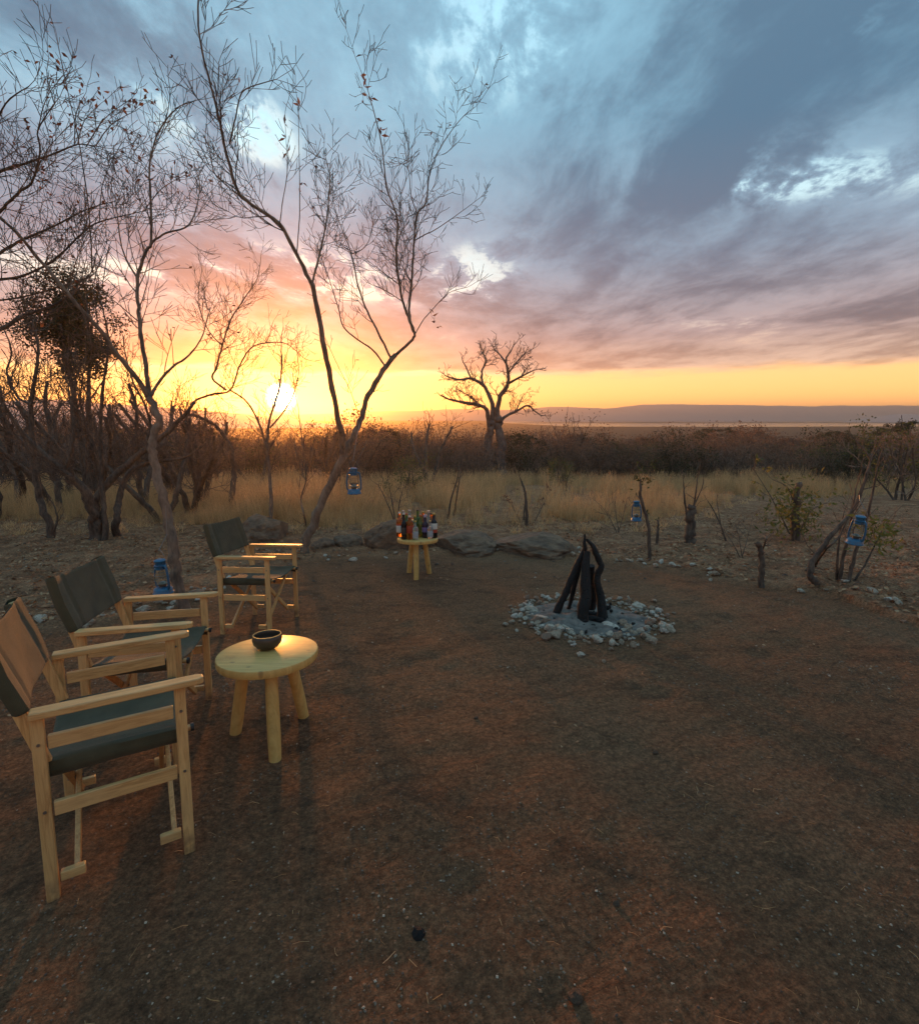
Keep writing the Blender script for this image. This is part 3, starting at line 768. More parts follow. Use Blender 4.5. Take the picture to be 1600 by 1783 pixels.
pit = thing('fire_pit', 'round fire pit of loose pale stones heaped round grey ash', 'fire pit', (fx, fy, float(base_z(fy))))
def lay_stone(parent, x, y, s, sink=.35, lift=0.0, flat=1.0):
    o = link('stone', rng.choice(STONES), parent)
    z = gzf(x, y) + s * .6 * (1 - sink) * .9 + lift
    base = Vector(parent.location); o.location = Vector((x, y, z)) - base
    o.rotation_euler = (rng.uniform(-.4, .4), rng.uniform(-.4, .4), rng.uniform(0, 6.28)); o.scale = (s, s * rng.uniform(.75, 1.1), s * rng.uniform(.7, 1.1) * flat)
    return o
# ash bed: shallow heap with a broken rim
mb = MB(); RN, AN = 16, 56
for i in range(RN + 1):
    for j in range(AN):
        a = 2 * math.pi * j / AN; rr = (i / RN) * (.53 + .12 * float(vnoise(math.cos(a) * 2 + 5, math.sin(a) * 2, 12)))
        if math.sin(a) < 0 and math.cos(a) > 0: rr *= 1.12
        x, y = fx + rr * math.cos(a) * 1.02, fy + rr * math.sin(a)
        h = (1 - (i / RN) ** 2) * (.06 + .09 * float(vnoise(x * 5, y * 5, 13)) + .05 * float(vnoise(x * 13, y * 13, 14)) + .03 * float(vnoise(x * 31, y * 31, 15))) + .004 - .012 * (i / RN) ** 6
        mb.v.append((x - fx, y - fy, gzf(x, y) + h - float(base_z(fy))))
mb.f = [(i*AN+j, i*AN+(j+1) % AN, (i+1)*AN+(j+1) % AN, (i+1)*AN+j) for i in range(RN) for j in range(AN)]; mb.mi = [0] * len(mb.f)
obj('ash_bed', mb, M['ash'], pit, smooth=True)
placed = []
for k in range(2500):
    if len(placed) >= 290: break
    a = rng.uniform(0, 6.283); front = -math.sin(a)
    rr = rng.gauss(.56, .065 + .035 * max(0, front)) + (rng.random() ** 3 * .3 if rng.random() < .12 else 0)
    if rr < .43: continue
    x, y = fx + rr * math.cos(a) * 1.02, fy + rr * math.sin(a) * 1.0
    s = rng.choice([.012, .016, .02, .026, .034, .042]) * (1.2 if front > .2 else .9)
    if any((x - q[0]) ** 2 + (y - q[1]) ** 2 < ((s + q[2]) * .62) ** 2 for q in placed): continue
    placed.append((x, y, s)); lay_stone(pit, x, y, s, .25)
for (px, py, s) in [(944, 1078, .075), (985, 1092, .055), (1060, 1090, .10), (1085, 1083, .09), (1110, 1060, .07), (930, 1063, .06), (1000, 1079, .05), (1030, 1087, .045)]:
    x, y = G0(px, py); lay_stone(pit, x, y, s, .45, flat=.8)
# charred logs leaning together
def log(pts_px, rad, label, d_off):
    base = Gd(*pts_px[0][:2]) if d_off is None else None
    pts = [P(px, py, fy + dy) for px, py, dy in pts_px]
    b = pts[0].copy(); root = thing('charred_log', label, 'log', b, group='charred logs leaning over the ash')
    L = []; R = []
    for i in range(len(pts) - 1):
        for t in (0, .2, .4, .6, .8):
            k = i + t; p = pts[i].lerp(pts[i + 1], t); r = rad[i] + (rad[i + 1] - rad[i]) * t
            w = Vector((vnoise(k * 2.1, b.x * 9, 3), vnoise(k * 2.1, b.x * 9 + 4, 4), 0)) * .02
            L.append(p + w - b); R.append(r * (1 + .25 * float(vnoise(k * 3.1, b.x * 7, 6))))
    L.append(pts[-1] - b); R.append(rad[-1])
    mb = MB().tube(L, R, 11)
    for i, v in enumerate(mb.v):
        q = Vector(v); j = 1 + .0; nn = float(vnoise(q.x * 60 + q.z * 9, q.y * 60 + i % 11, 9)); mb.v[i] = (q.x + nn * .010, q.y + nn * .008, q.z + .006 * nn)
    obj('burnt_wood', mb, M['charcoal'], root, auto=60)
log([(966, 1074, -.02), (986, 1030, .0), (1001, 993, .03), (1018, 955, .06), (1018, 930, .08)], [.030, .034, .030, .022, .006], 'slender charred log leaning in from the stones, its tip the tallest', 0)
log([(1014, 1082, -.17), (1018, 1040, -.11), (1020, 1000, -.05), (1022, 960, .02)], [.050, .050, .042, .028], 'thick straight charred log standing upright in front of the others', 0)
log([(1050, 1080, -.12), (1044, 1040, -.07), (1040, 1010, -.03), (1046, 985, .0), (1034, 955, .04), (1022, 938, .06)], [.046, .038, .030, .032, .022, .010], 'crooked charred log with a knobbly bend leaning over the ash', 0)
log([(1030, 1058, .20), (1032, 1020, .14), (1030, 985, .09)], [.042, .036, .03], 'short charred log hidden behind the upright one', 0)
log([(985, 1072, -.02), (1012, 1068, .0), (1040, 1070, .02)], [.026, .030, .022], 'charred stick lying flat in the ash under the leaning logs', 0)
log([(1008, 1078, -.14), (1032, 1076, -.12), (1056, 1083, -.18)], [.024, .028, .02], 'burnt branch end lying across the front of the ash', 0)

log([(990, 1062, .16), (1000, 1020, .12), (1012, 975, .08), (1020, 948, .06)], [.018, .020, .018, .010], 'thin charred pole leaning from the far side of the ash', 0)
for k in range(70):
    a = rng.uniform(0, 6.28); r = .48 * rng.random() ** .6; x, y = fx + r * math.cos(a), fy + r * math.sin(a); s = rng.uniform(.008, .026)
    o = link('charcoal_lump', COAL[k % 3], pit, Vector((x, y, gzf(x, y) + .05 * (1 - (r / .5) ** 2) + .012)) - Vector(pit.location), (rng.random() * 3, rng.random() * 3, rng.random() * 3), s)
def boulder(pxc, pyb, w_px, h_px, seed, label, flat=.5, depth=1.0):
    g = Gd(pxc, pyb); d = g.y; dep = d * _c + (CAM_H - g.z) * _s
    w = w_px / F_PX * dep / 2; h = h_px / F_PX * dep
    me = rock_mesh('boulder', seed, 6, 1.0, .15, M['rock'], 1.1, True, cuts=2)
    o = link('boulder', me, None, (g.x, d + w * .55 * depth, g.z + h * .10), (0, 0, seed), (w * 1.1, w * .95 * depth, h * flat))
    tag(o, label, 'boulder', 'boulders behind the clearing')
boulder(690, 962, 110, 46, 3, 'dark rounded boulder behind the bottle table', .85)
boulder(812, 964, 140, 40, 8, 'broad low boulder beside the bottle table')
boulder(930, 968, 150, 44, 15, 'long low sloping boulder behind the fire pit')
boulder(602, 955, 60, 30, 21, 'small half-buried boulder by the leaning tree')
boulder(448, 945, 110, 62, 27, 'rounded brown boulder behind the lone director chair')
boulder(560, 960, 50, 22, 33, 'flat grey boulder at the foot of the leaning tree')
brd = thing('stone_border', 'row of small pale loose stones edging the swept clearing', 'stone border', (0, 6.2, float(base_z(6.2))))
for k in range(210):
    t = rng.uniform(.08, .95); i = t * (len(_ex) - 1); j = int(i); q = i - j
    x = _ex[j] + (_ex[j+1] - _ex[j]) * q + rng.gauss(0, .06); y = _ey[j] + (_ey[j+1] - _ey[j]) * q + rng.gauss(.05, .12)
    if -1.2 < x < 2.2 or rng.random() < .6: lay_stone(brd, x, y, rng.choice([.018, .022, .03, .03, .04, .055]), .35)
for (px, py, s) in [(66, 1083, .04), (290, 1072, .06), (262, 1076, .035), (150, 1095, .035), (310, 1050, .045), (345, 1048, .04), (975, 962, .06), (985, 968, .07), (1010, 965, .05), (900, 957, .06), (930, 960, .05), (955, 958, .05), (1150, 985, .05), (1170, 990, .06), (1180, 992, .04), (1470, 1022, .05), (1515, 1045, .06), (1545, 1055, .05), (1560, 1062, .05)]:
    x, y = G0(px, py); lay_stone(brd, x, y, s, .3)

# ------------------------------------------------------------------ trees
UP = Vector((0, 0, 1))
def smooth_path(pts, n=5):
    out = []
    k = len(pts)
    for i in range(k - 1):
        p0 = pts[max(i - 1, 0)]; p1 = pts[i]; p2 = pts[i + 1]; p3 = pts[min(i + 2, k - 1)]
        for j in range(n):
            t = j / n
            out.append(.5 * ((2 * p1) + (p2 - p0) * t + (2 * p0 - 5 * p1 + 4 * p2 - p3) * t * t + (3 * p1 - p0 - 3 * p2 + p3) * t ** 3))
    out.append(pts[-1]); return out
def rdir(rng): return Vector((rng.gauss(0, 1), rng.gauss(0, 1), rng.gauss(0, 1))).normalized()
class Tree:
    def __init__(s, seed, base=Vector((0, 0, 0)), rmin=.0032, wob=.22, upb=.10, dens=5.5, leaf=0.0, leaf_size=.045, angle=(.5, 1.05), ratio=(.35, .62), sm=1.0, rs=1.0, maxseg=7):
        s.sm = sm; s.rsc = rs
        s.rng = random.Random(seed); s.base = base; s.tr = MB(); s.tw = MB(); s.lf = MB()
        s.rmin = rmin; s.wob = wob; s.upb = upb; s.dens = dens; s.leafp = leaf; s.ls = leaf_size; s.ang = angle; s.ratio = ratio; s.maxseg = maxseg
    def leaves_at(s, p, d, n=1):
        r = s.rng
        for _ in range(n):
            dd = (d * .6 + rdir(r) * .8 - UP * .35).normalized(); s.lf.leaf(p, dd, rdir(r), s.ls * r.uniform(.7, 1.3), s.ls * r.uniform(.4, .6))
    def grow(s, p, d, L, r, level):
        rng = s.rng; n = max(2, min(s.maxseg, int(L / .07))); pts = [p.copy()]; rad = [r]; st = L / n; q = p.copy(); d = d.copy()
        dirs = [d.copy()]
        for i in range(n):
            d = (d + rdir(rng) * s.wob + UP * s.upb).normalized(); q = q + d * st; pts.append(q.copy()); dirs.append(d.copy())
            rad.append(max(s.rmin, r * (1 - .72 * (i + 1) / n)))
        s.tw.tube(pts, rad, 3 if r < .009 else 5, False)
        if s.leafp and rng.random() < s.leafp: s.leaves_at(q, d, rng.randint(1, 3))
        if level > 0:
            k = max(1, int(L * s.dens * rng.uniform(.7, 1.3)))
            for _ in range(k):
                t = rng.uniform(.15, .98); i = min(n - 1, int(t * n)); pp = pts[i].lerp(pts[i + 1], t * n - i)
                s.grow(pp, s.side(dirs[i + 1]), L * rng.uniform(*s.ratio), max(s.rmin, rad[i] * .62), level - 1)
                if s.leafp and rng.random() < s.leafp * .5: s.leaves_at(pp, dirs[i + 1])
    def side(s, d):
        rng = s.rng; a = rng.uniform(*s.ang); o = rdir(rng); o = (o - d * o.dot(d)).normalized()
        return (d * math.cos(a) + o * math.sin(a)).normalized()
    def limb(s, pts, r0, r1, spawn=0.0, L=(.4, .9), level=2, t0=.2, sides=9, thick=True, n=5):
        """pts: world points. spawn: side shoots per metre"""
        rng = s.rng; pts = smooth_path([Vector(p) - s.base for p in pts], n)
        cum = [0.0]
        for a, b in zip(pts, pts[1:]): cum.append(cum[-1] + (b - a).length)
        tot = cum[-1] or 1
        rad = [max(s.rmin, s.rsc * (r0 + (r1 - r0) * (c / tot))) for c in cum]
        pts2 = []
        for i, p in enumerate(pts):
            w = rad[i] * .35; pts2.append(p + Vector((rng.uniform(-w, w), rng.uniform(-w, w), 0)) if 0 < i < len(pts) - 1 else p)
        rr = [r * rng.uniform(.92, 1.10) for r in rad]
        (s.tr if thick else s.tw).tube(pts2, rr, sides, True)
        if spawn:
            for _ in range(int(tot * (1 - t0) * spawn * s.sm)):
                c = tot * rng.uniform(t0, 1); i = max(0, min(len(pts) - 2, int(np.searchsorted(cum, c)) - 1))
                f = (c - cum[i]) / max(1e-6, cum[i + 1] - cum[i]); p = pts2[i].lerp(pts2[i + 1], f); d = (pts2[i + 1] - pts2[i]).normalized()
                s.grow(p, s.side(d), rng.uniform(*L) * (1 - .35 * c / tot), max(s.rmin, min(rad[i] * .42, s.rmin * 2.6)), level)
            d = (pts2[-1] - pts2[-2]).normalized()
            if rad[-1] < .02 or s.rmin > .01: s.grow(pts2[-1], d, rng.uniform(*L) * .8, rad[-1] * .9, level)
    def pl(s, pxs, d0, d1): 
        k = len(pxs) - 1; return [P(x, y, d0 + (d1 - d0) * i / k) for i, (x, y) in enumerate(pxs)]
    def finish(s, name, label, cat='tree', group=None, barkm='bark', twigm='twig', leafm='dry_leaf', parent=None):
        root = thing(name, label, cat, s.base, (0, 0, 0), group)
        if s.tr.v: obj('trunk', s.tr, M[barkm], root, smooth=True)
        if s.tw.v: tag(obj('twigs', s.tw, M[twigm], root), kind='stuff')
        if s.lf.v: tag(obj('leaves', s.lf, M[leafm], root), kind='stuff')
        return root
def root_pts(base, first, n=1): return [base - Vector((0, 0, .05)), first]

# --- the leaning twin-stemmed tree
b = Gd(528, 966); D = b.y
t = Tree(11, b, leaf=.012, dens=10.0, rmin=.0030, sm=1.8, rs=.62, upb=.13, ratio=(.38, .70))
tl = lambda pxs, d0, d1: t.pl(pxs, d0, d1)
t.limb([b - Vector((0, 0, .06)), *tl([(533, 945), (548, 905), (575, 845), (598, 790)], D, D + .1)], .105, .082, 0)
t.limb(tl([(598, 792), (596, 760), (590, 735), (575, 660), (560, 575), (543, 493)], D + .1, D - .4), .066, .048, .8, (.3, .8), 1, .4)
t.limb(tl([(543, 495), (515, 440), (487, 390), (430, 350), (412, 328), (395, 270), (383, 215), (368, 150), (352, 90), (345, 30), (348, -60)], D - .4, D - 1.2), .040, .010, 4.2, (.35, .95), 2, .12)
t.limb(tl([(543, 495), (555, 450), (566, 400), (572, 350), (574, 305), (565, 267)], D - .4, D), .024, .006, 7, (.3, .7), 2, .1)
t.limb(tl([(414, 331), (395, 318), (376, 305), (366, 270), (360, 215)], D - .8, D - .6), .012, .004, 4, (.25, .5), 1)
t.limb(tl([(400, 250), (410, 205), (418, 168), (433, 152), (482, 137)], D - 1.0, D - 1.2), .016, .005, 7, (.3, .6), 1, .3)
t.limb(tl([(517, 442), (520, 400), (522, 362), (521, 270), (519, 179)], D - .5, D - .6), .011, .004, 2.5, (.2, .5), 1)
t.limb(tl([(487, 390), (492, 350), (500, 300), (498, 240), (496, 205)], D - .6, D - .4), .010, .004, 3, (.2, .5), 1)
t.limb(tl([(596, 800), (612, 765), (627, 734), (641, 689), (673, 636), (688, 618)], D + .1, D + .5), .070, .055, .8, (.3, .7), 1, .4)
t.limb(tl([(686, 620), (718, 591), (720, 575), (708, 545), (700, 520), (696, 495), (690, 450), (692, 381), (673, 324), (664, 248), (639, 152), (618, 97)], D + .5, D + .2), .036, .004, 4.2, (.3, .75), 2, .2)
t.limb(tl([(720, 578), (712, 540), (717, 491), (721, 419), (727, 373), (742, 350), (749, 297), (772, 248), (803, 206), (828, 185)], D + .5, D + .9), .030, .005, 5.5, (.3, .8), 2, .15)
t.limb(tl([(721, 419), (740, 408), (757, 400), (791, 377), (837, 343)], D + .7, D + 1.0), .014, .004, 5, (.25, .6), 2)
t.limb(tl([(680, 622), (659, 580), (641, 545), (624, 500), (612, 442), (589, 381), (580, 345)], D + .5, D + .9), .028, .006, 5, (.3, .7), 2, .2)
t.limb(tl([(672, 640), (650, 610), (627, 594), (599, 570), (589, 535), (578, 500), (570, 476), (551, 423)], D + .4, D + .2), .022, .005, 4, (.3, .6), 2, .2)
t.limb(tl([(612, 442), (635, 430), (648, 400), (652, 350)], D + .8, D + 1.0), .011, .004, 5, (.3, .6), 2)
t.limb(tl([(718, 591), (735, 560), (750, 542), (781, 510), (813, 500)], D + .5, D + .3), .013, .004, 5, (.25, .5), 1)
t.limb(tl([(727, 373), (716, 340), (712, 300), (705, 262)], D + .7, D + .4), .012, .004, 6, (.3, .6), 2)
t.limb(tl([(560, 575), (590, 640), (610, 680), (625, 725)][::-1], D + .4, D - .2), .010, .005, 4, (.2, .5), 1)
t.limb([Gd(533, 920), *tl([(531, 905), (524, 870), (533, 832), (528, 780), (520, 720)], D + .9, D + .8)], .030, .012, 4, (.3, .6), 1, .4)
for (px, py) in [(619, 99), (628, 130), (633, 150), (640, 165), (645, 170), (655, 205), (662, 225), (664, 235), (495, 215), (497, 240), (500, 265), (522, 185), (527, 318), (752, 550), (758, 560), (764, 568), (755, 545)]:
    p = P(px, py, D + .2) - b
    for _ in range(2): t.lf.leaf(p, (rdir(t.rng) - UP * .2).normalized(), rdir(t.rng), .11, .035)
t.finish('leaning_tree', 'tall bare tree with two stems leaning apart from one slanting trunk', barkm='pale_bark', leafm='red_leaf')

# --- tree with the lantern behind the chairs
b = Gd(322, 1066); D = b.y
t = Tree(23, b, leaf=.03, dens=10, leaf_size=.045, rmin=.0022, sm=2.3, rs=.62, ratio=(.38, .70))
t.limb([b - Vector((0, 0, .06)), *t.pl([(312, 1020), (303, 975), (296, 925), (286, 871), (269, 804), (264, 770), (273, 745), (276, 727), (259, 690)], D, D + .1)], .085, .046, 0)
t.limb(t.pl([(261, 694), (236, 656), (202, 615), (175, 575), (135, 531), (67, 450), (34, 410), (-20, 360)], D + .1, D - .5), .034, .014, 4.5, (.3, .7), 2, .25)
t.limb(t.pl([(262, 696), (256, 650), (249, 602), (243, 560), (241, 535), (239, 484), (256, 434), (264, 421), (261, 330), (261, 283), (276, 229), (308, 188), (342, 174)], D + .1, D + .5), .032, .005, 5, (.3, .75), 2, .2)
t.limb(t.pl([(264, 421), (290, 405), (330, 390), (348, 330), (340, 290)], D + .4, D + .6), .014, .004, 7, (.25, .6), 2, .1)
t.limb(t.pl([(262, 690), (280, 660), (303, 636), (325, 622), (350, 590), (365, 540)], D + .1, D + .4), .022, .005, 6, (.3, .6), 2, .2)
t.limb(t.pl([(239, 484), (215, 440), (205, 380), (200, 330)], D + .3, D + .2), .013, .004, 6, (.25, .6), 2)
t.finish('trunk_lantern_tree', 'slender crooked bare tree with a lantern hung low on its trunk', leafm='red_leaf', barkm='pale_bark')

# --- clump of four dark trunks
b = Gd(172, 943); D = b.y
t = Tree(37, b, leaf=.0, dens=8, rmin=.0032, sm=2.8, rs=.85, ratio=(.38, .68))
t.limb([Gd(165, 943) - Vector((0, 0, .05)), *t.pl([(163, 915), (160, 890), (145, 848), (111, 821), (61, 777), (30, 740), (5, 700)], D, D - .6)], .10, .022, 3.5, (.5, 1.1), 2, .35)
t.limb([Gd(170, 943) - Vector((0, 0, .05)), *t.pl([(168, 900), (170, 866), (202, 828), (256, 780), (300, 745), (327, 715), (340, 700)], D, D + .7)], .095, .03, 3.5, (.5, 1.0), 2, .4)
t.limb([Gd(202, 938) - Vector((0, 0, .05)), *t.pl([(203, 905), (207, 871), (221, 828), (255, 807), (320, 797), (360, 770)], D + .1, D + 1.0)], .075, .02, 3.5, (.5, 1.0), 2, .4)
t.limb([Gd(183, 943) - Vector((0, 0, .05)), *t.pl([(182, 900), (178, 855), (176, 790), (175, 737), (182, 653), (190, 600), (180, 540)], D, D + .3)], .055, .012, 4, (.4, .9), 2, .4)
t.limb(t.pl([(111, 822), (125, 780), (128, 730), (120, 680), (112, 640)], D - .3, D - .2), .028, .008, 5, (.4, .8), 2)
t.limb(t.pl([(256, 780), (262, 740), (250, 700), (230, 660), (215, 600)], D + .4, D + .5), .028, .008, 5, (.4, .8), 2)
t.limb(t.pl([(145, 848), (150, 800), (148, 740), (140, 690), (150, 620)], D, D + .3), .025, .008, 5, (.4, .8), 2)
t.finish('multi_trunk_tree', 'dark bare tree with four spreading trunks rising from one foot')
# --- neighbour at the left
b = Gd(89, 941); D = b.y
t = Tree(41, b, dens=8, rmin=.0032, sm=2.8, rs=.85, ratio=(.38, .68))
t.limb([b - Vector((0, 0, .05)), *t.pl([(86, 915), (72, 878), (63, 840), (57, 797), (56, 750), (54, 703), (61, 656), (66, 600), (50, 540)], D, D + .3)], .075, .014, 4.5, (.5, 1.1), 2, .3)
t.limb(t.pl([(57, 797), (35, 765), (0, 748), (-40, 740)], D, D - .4), .03, .015, 4, (.4, .9), 2)
t.limb(t.pl([(54, 703), (30, 690), (12, 650), (20, 610), (0, 560)], D, D + .5), .026, .008, 5, (.4, .8), 2)
t.limb(t.pl([(89, 935), (100, 905), (94, 880)], D, D), .028, .012, 2, (.2, .4), 1)
t.finish('slim_tree', 'slim dark bare tree beside the four-trunked clump')
# --- branches reaching in from a tree outside on the left
b = Vector((P(-170, 940, 5.2).x, 5.2, 0)); b.z = gzf(b.x, b.y); D = 5.2
t = Tree(53, b, leaf=.07, dens=10.5, leaf_size=.045, rmin=.0022, sm=2.1, rs=.6, ratio=(.38, .68))
t.limb([b - Vector((0, 0, .1)), b + Vector((.05, 0, .7)), P(-150, 700, D), P(-120, 600, D), P(-90, 480, D - .1), P(-60, 380, D - .2)], .13, .06, 0)
t.limb(t.pl([(-122, 610), (-60, 595), (0, 573), (44, 548), (94, 531), (140, 500)], D, D + .4), .05, .014, 5, (.4, .9), 2, .25)
t.limb(t.pl([(-70, 420), (-30, 330), (0, 298), (47, 283), (94, 267), (135, 251), (166, 254)], D, D + .2), .032, .007, 7, (.3, .8), 2, .25)
t.limb(t.pl([(-80, 450), (-30, 395), (0, 367), (31, 336), (57, 314), (70, 260), (66, 226), (95, 180)], D, D - .3), .030, .006, 7, (.3, .8), 2, .25)
t.limb(t.pl([(-90, 500), (-40, 460), (0, 440), (31, 421), (94, 393), (151, 364), (200, 350)], D, D + .5), .030, .006, 7, (.3, .8), 2, .25)
t.limb(t.pl([(-100, 520), (-20, 490), (40, 480), (94, 452), (141, 408), (173, 386), (251, 367)], D + .1, D + .8), .028, .006, 7, (.3, .8), 2, .25)
t.limb(t.pl([(-100, 530), (20, 520), (100, 500), (158, 480), (160, 462), (154, 361), (138, 251), (119, 163), (100, 72)], D + .2, D + .4), .016, .005, 3, (.2, .5), 1, .3)
t.limb(t.pl([(-60, 385), (-20, 250), (10, 180), (50, 150)], D - .2, D - .4), .022, .006, 6, (.3, .7), 2, .3)
for (x0, y0, x1, y1) in [(135, 251, 175, 180), (150, 255, 230, 170), (166, 254, 240, 190), (66, 226, 110, 130), (95, 180, 85, 100), (130, 250, 150, 160), (57, 314, 130, 210), (173, 386, 200, 270), (251, 367, 330, 300)]:
    t.limb(t.pl([(x0, y0), ((x0 + x1) / 2 - 8, (y0 + y1) / 2 - 6), (x1, y1)], D + .2, D + .3), .009, .004, 5, (.2, .4), 1, .2, 5, False)
    for _ in range(9):
        q = P(x1 + t.rng.gauss(0, 22), y1 + t.rng.gauss(0, 14), D + .3) - b
        t.lf.leaf(q, (rdir(t.rng) - UP * .5).normalized(), rdir(t.rng), .06, .03)
t.finish('overhanging_tree', 'twiggy bare tree reaching in from beyond, withered leaves on its branches', leafm='red_leaf')
# --- round-crowned evergreen behind
def crown_tree(px, pyb, d, top_py, w_px, seed, name, label, leafm='dark_leaf', nleaf=5200, lsize=.10, hfrac=.5):
    b = Vector((P(px, 900, d).x, d, 0)); b.z = gzf(b.x, b.y); rng = random.Random(seed)
    t = Tree(seed, b, dens=4, rmin=.008, leaf_size=lsize); top = P(px, top_py, d).z - b.z; w = w_px / F_PX * d / 2
    cz = top * (1 - hfrac / 2)
    for k in range(3):
        a = k * 2.1 + rng.random(); q = Vector((math.cos(a) * w * .4, math.sin(a) * w * .4, cz))
        pts = [b + Vector((.1 * math.cos(a), .1 * math.sin(a), -.05)), b + Vector((.15 * math.cos(a), .1 * math.sin(a), top * .25)), b + Vector((q.x * .5, q.y * .5, top * .5)), b + q]
        t.limb(pts, .09, .03, 3, (.6, 1.2), 2, .35)
    clumps = []
    for k in range(90):
        v = rdir(rng); rr = .95 * rng.random() ** .45
        clumps.append((Vector((v.x * w * rr, v.y * w * rr, cz + v.z * top * hfrac * .5 * rr)), w * rng.uniform(.22, .36)))
    for k in range(nleaf):
        c, r = rng.choice(clumps); p = c + rdir(rng) * r * rng.random() ** .5
        t.lf.leaf(p, rdir(rng), rdir(rng), lsize * rng.uniform(.6, 1.3), lsize * .5)
    return t.finish(name, label, leafm=leafm)
crown_tree(165, 930, 13.5, 468, 150, 61, 'evergreen_tree', 'dense dark round-crowned evergreen among the bare trees', nleaf=15000, lsize=.085, hfrac=.45)
# --- stems towards the sun
b = Gd(404, 905); D = b.y
t = Tree(67, b, dens=8, rmin=.003, sm=2.8, rs=.85, ratio=(.38, .68))
t.limb([b - Vector((0, 0, .05)), *t.pl([(405, 870), (408, 821), (400, 780), (380, 745), (345, 725), (327, 723)], D, D + .4)], .085, .03, 2, (.4, .8), 2, .4)
t.limb(t.pl([(328, 724), (337, 700), (370, 686), (401, 679), (418, 636), (438, 605), (470, 596), (500, 599), (525, 620)], D + .4, D + .2), .032, .008, 4.5, (.4, .9), 2, .2)
t.limb(t.pl([(394, 679), (370, 659), (377, 640), (387, 602), (401, 558), (425, 520), (448, 484), (455, 440)], D + .3, D + .6), .028, .006, 5, (.4, .9), 2, .15)
t.limb(t.pl([(401, 679), (430, 700), (452, 740), (468, 790)][::-1], D - .2, D + .3), .03, .02, 3, (.3, .6), 1)
t.limb(t.pl([(387, 602), (360, 570), (345, 520), (352, 470)], D + .4, D + .8), .016, .005, 6, (.3, .8), 2)
t.finish('arching_tree', 'bare tree with arching limbs in front of the low sun')
b = Gd(474, 941); D = b.y
t = Tree(71, b, dens=8, rmin=.003, sm=2.6, rs=.8)
t.limb([b - Vector((0, 0, .05)), *t.pl([(473, 900), (471, 838), (466, 790), (470, 730), (488, 670), (490, 600)], D, D + .2)], .045, .01, 5, (.35, .8), 2, .35)
t.limb(t.pl([(470, 745), (505, 700), (520, 650), (515, 600)], D, D + .3), .018, .005, 5, (.3, .7), 2)
t.finish('sapling', 'thin upright bare sapling straight below the sun', barkm='pale_bark')

# --- baobab
D = 34.0
b = Vector((P(864, 800, D).x, D, 0)); b.z = gzf(b.x, D)
t = Tree(83, b, rmin=.012, dens=4.2, sm=2.6, rs=.9, wob=.28, upb=.06, ratio=(.4, .7), angle=(.5, 1.1))
g = lambda pxs, d1=0: t.pl(pxs, D, D + d1)
t.limb([b - Vector((0, 0, .3)), *g([(852, 810), (851, 780), (853, 752), (856, 735)])], .42, .27, sides=14)
t.limb([b + Vector((.35, -.1, -.3)), *g([(872, 815), (872, 780), (869, 745), (867, 728)])], .40, .27, sides=14)
lim = [([(853, 755), (848, 717), (834, 705), (810, 701), (785, 696), (770, 690)], -1.2, .24, .05), ([(858, 735), (855, 696), (841, 671), (820, 659), (799, 661), (778, 655)], .8, .24, .05),
       ([(841, 673), (839, 647), (846, 628), (838, 612)], 1.6, .12, .04), ([(866, 735), (869, 696), (883, 671), (885, 650), (881, 626), (890, 610)], -.8, .26, .05),
       ([(884, 668), (904, 657), (928, 645)], -1.5, .12, .04), ([(868, 740), (880, 725), (897, 717), (918, 706), (930, 715), (940, 722)], 1.0, .16, .04),
       ([(881, 630), (868, 615), (860, 608)], 1.2, .09, .04), ([(820, 660), (812, 640), (806, 630)], .5, .09, .04), ([(885, 650), (900, 630), (914, 615)], .5, .09, .04), ([(897, 717), (905, 700), (910, 690)], .5, .08, .03), ([(834, 705), (818, 690), (800, 680)], -.5, .09, .03)]
for pxs, dd, r0, r1 in lim: t.limb(g(pxs, dd), r0 * .8, r1, 2.0, (.6, 1.35), 2, .3, sides=8)
t.finish('baobab_tree', 'big bare baobab with a swollen trunk standing above the thicket', barkm='grey_bark', twigm='grey_bark')

# --- generic bare trees for the wood on the left and the skyline
def bare_tree_mesh(seed, H, thick=1.0, dens=4.2, rmin=.0055, spread=.55):
    rng = random.Random(seed); t = Tree(seed, Vector((0, 0, 0)), rmin=rmin, dens=dens, wob=.24, upb=.08, maxseg=6)
    for s in range(rng.randint(2, 3)):
        a = rng.uniform(0, 6.28); p = Vector((0, 0, -.1)); d = (UP + Vector((math.cos(a), math.sin(a), 0)) * rng.uniform(.15, spread)).normalized(); pts = [p.copy()]
        for k in range(5):
            d = (d + rdir(rng) * .25 + UP * .12).normalized(); p = p + d * H * .15; pts.append(p.copy())
        t.limb(pts, .085 * thick, .035 * thick, 4.5, (H * .18, H * .34), 2, .25, 7)
    return t
def join(t, ms, name):
    mb = MB()
    for k, part in enumerate((t.tr, t.tw, t.lf)):
        mb.cur = k; mb._add(part.v, part.f)
    return mb.mesh(name, ms)
BT = []
for s, H in ((201, 4.2), (202, 3.6), (203, 4.8), (204, 3.9)):
    t = bare_tree_mesh(s, H); BT.append((t.tr.mesh('trunk', M['bark'], True), t.tw.mesh('twigs', M['twig'])))
def put_bare(px, d, k, sc, label, group):
    x = P(px, 800, d).x; o = thing('bare_tree', label, 'tree', (x, d, gzf(x, d) - .03), (0, 0, px * .37), group); o.scale = (sc,) * 3
    link('trunk', BT[k][0], o); tag(link('twigs', BT[k][1], o), kind='stuff')
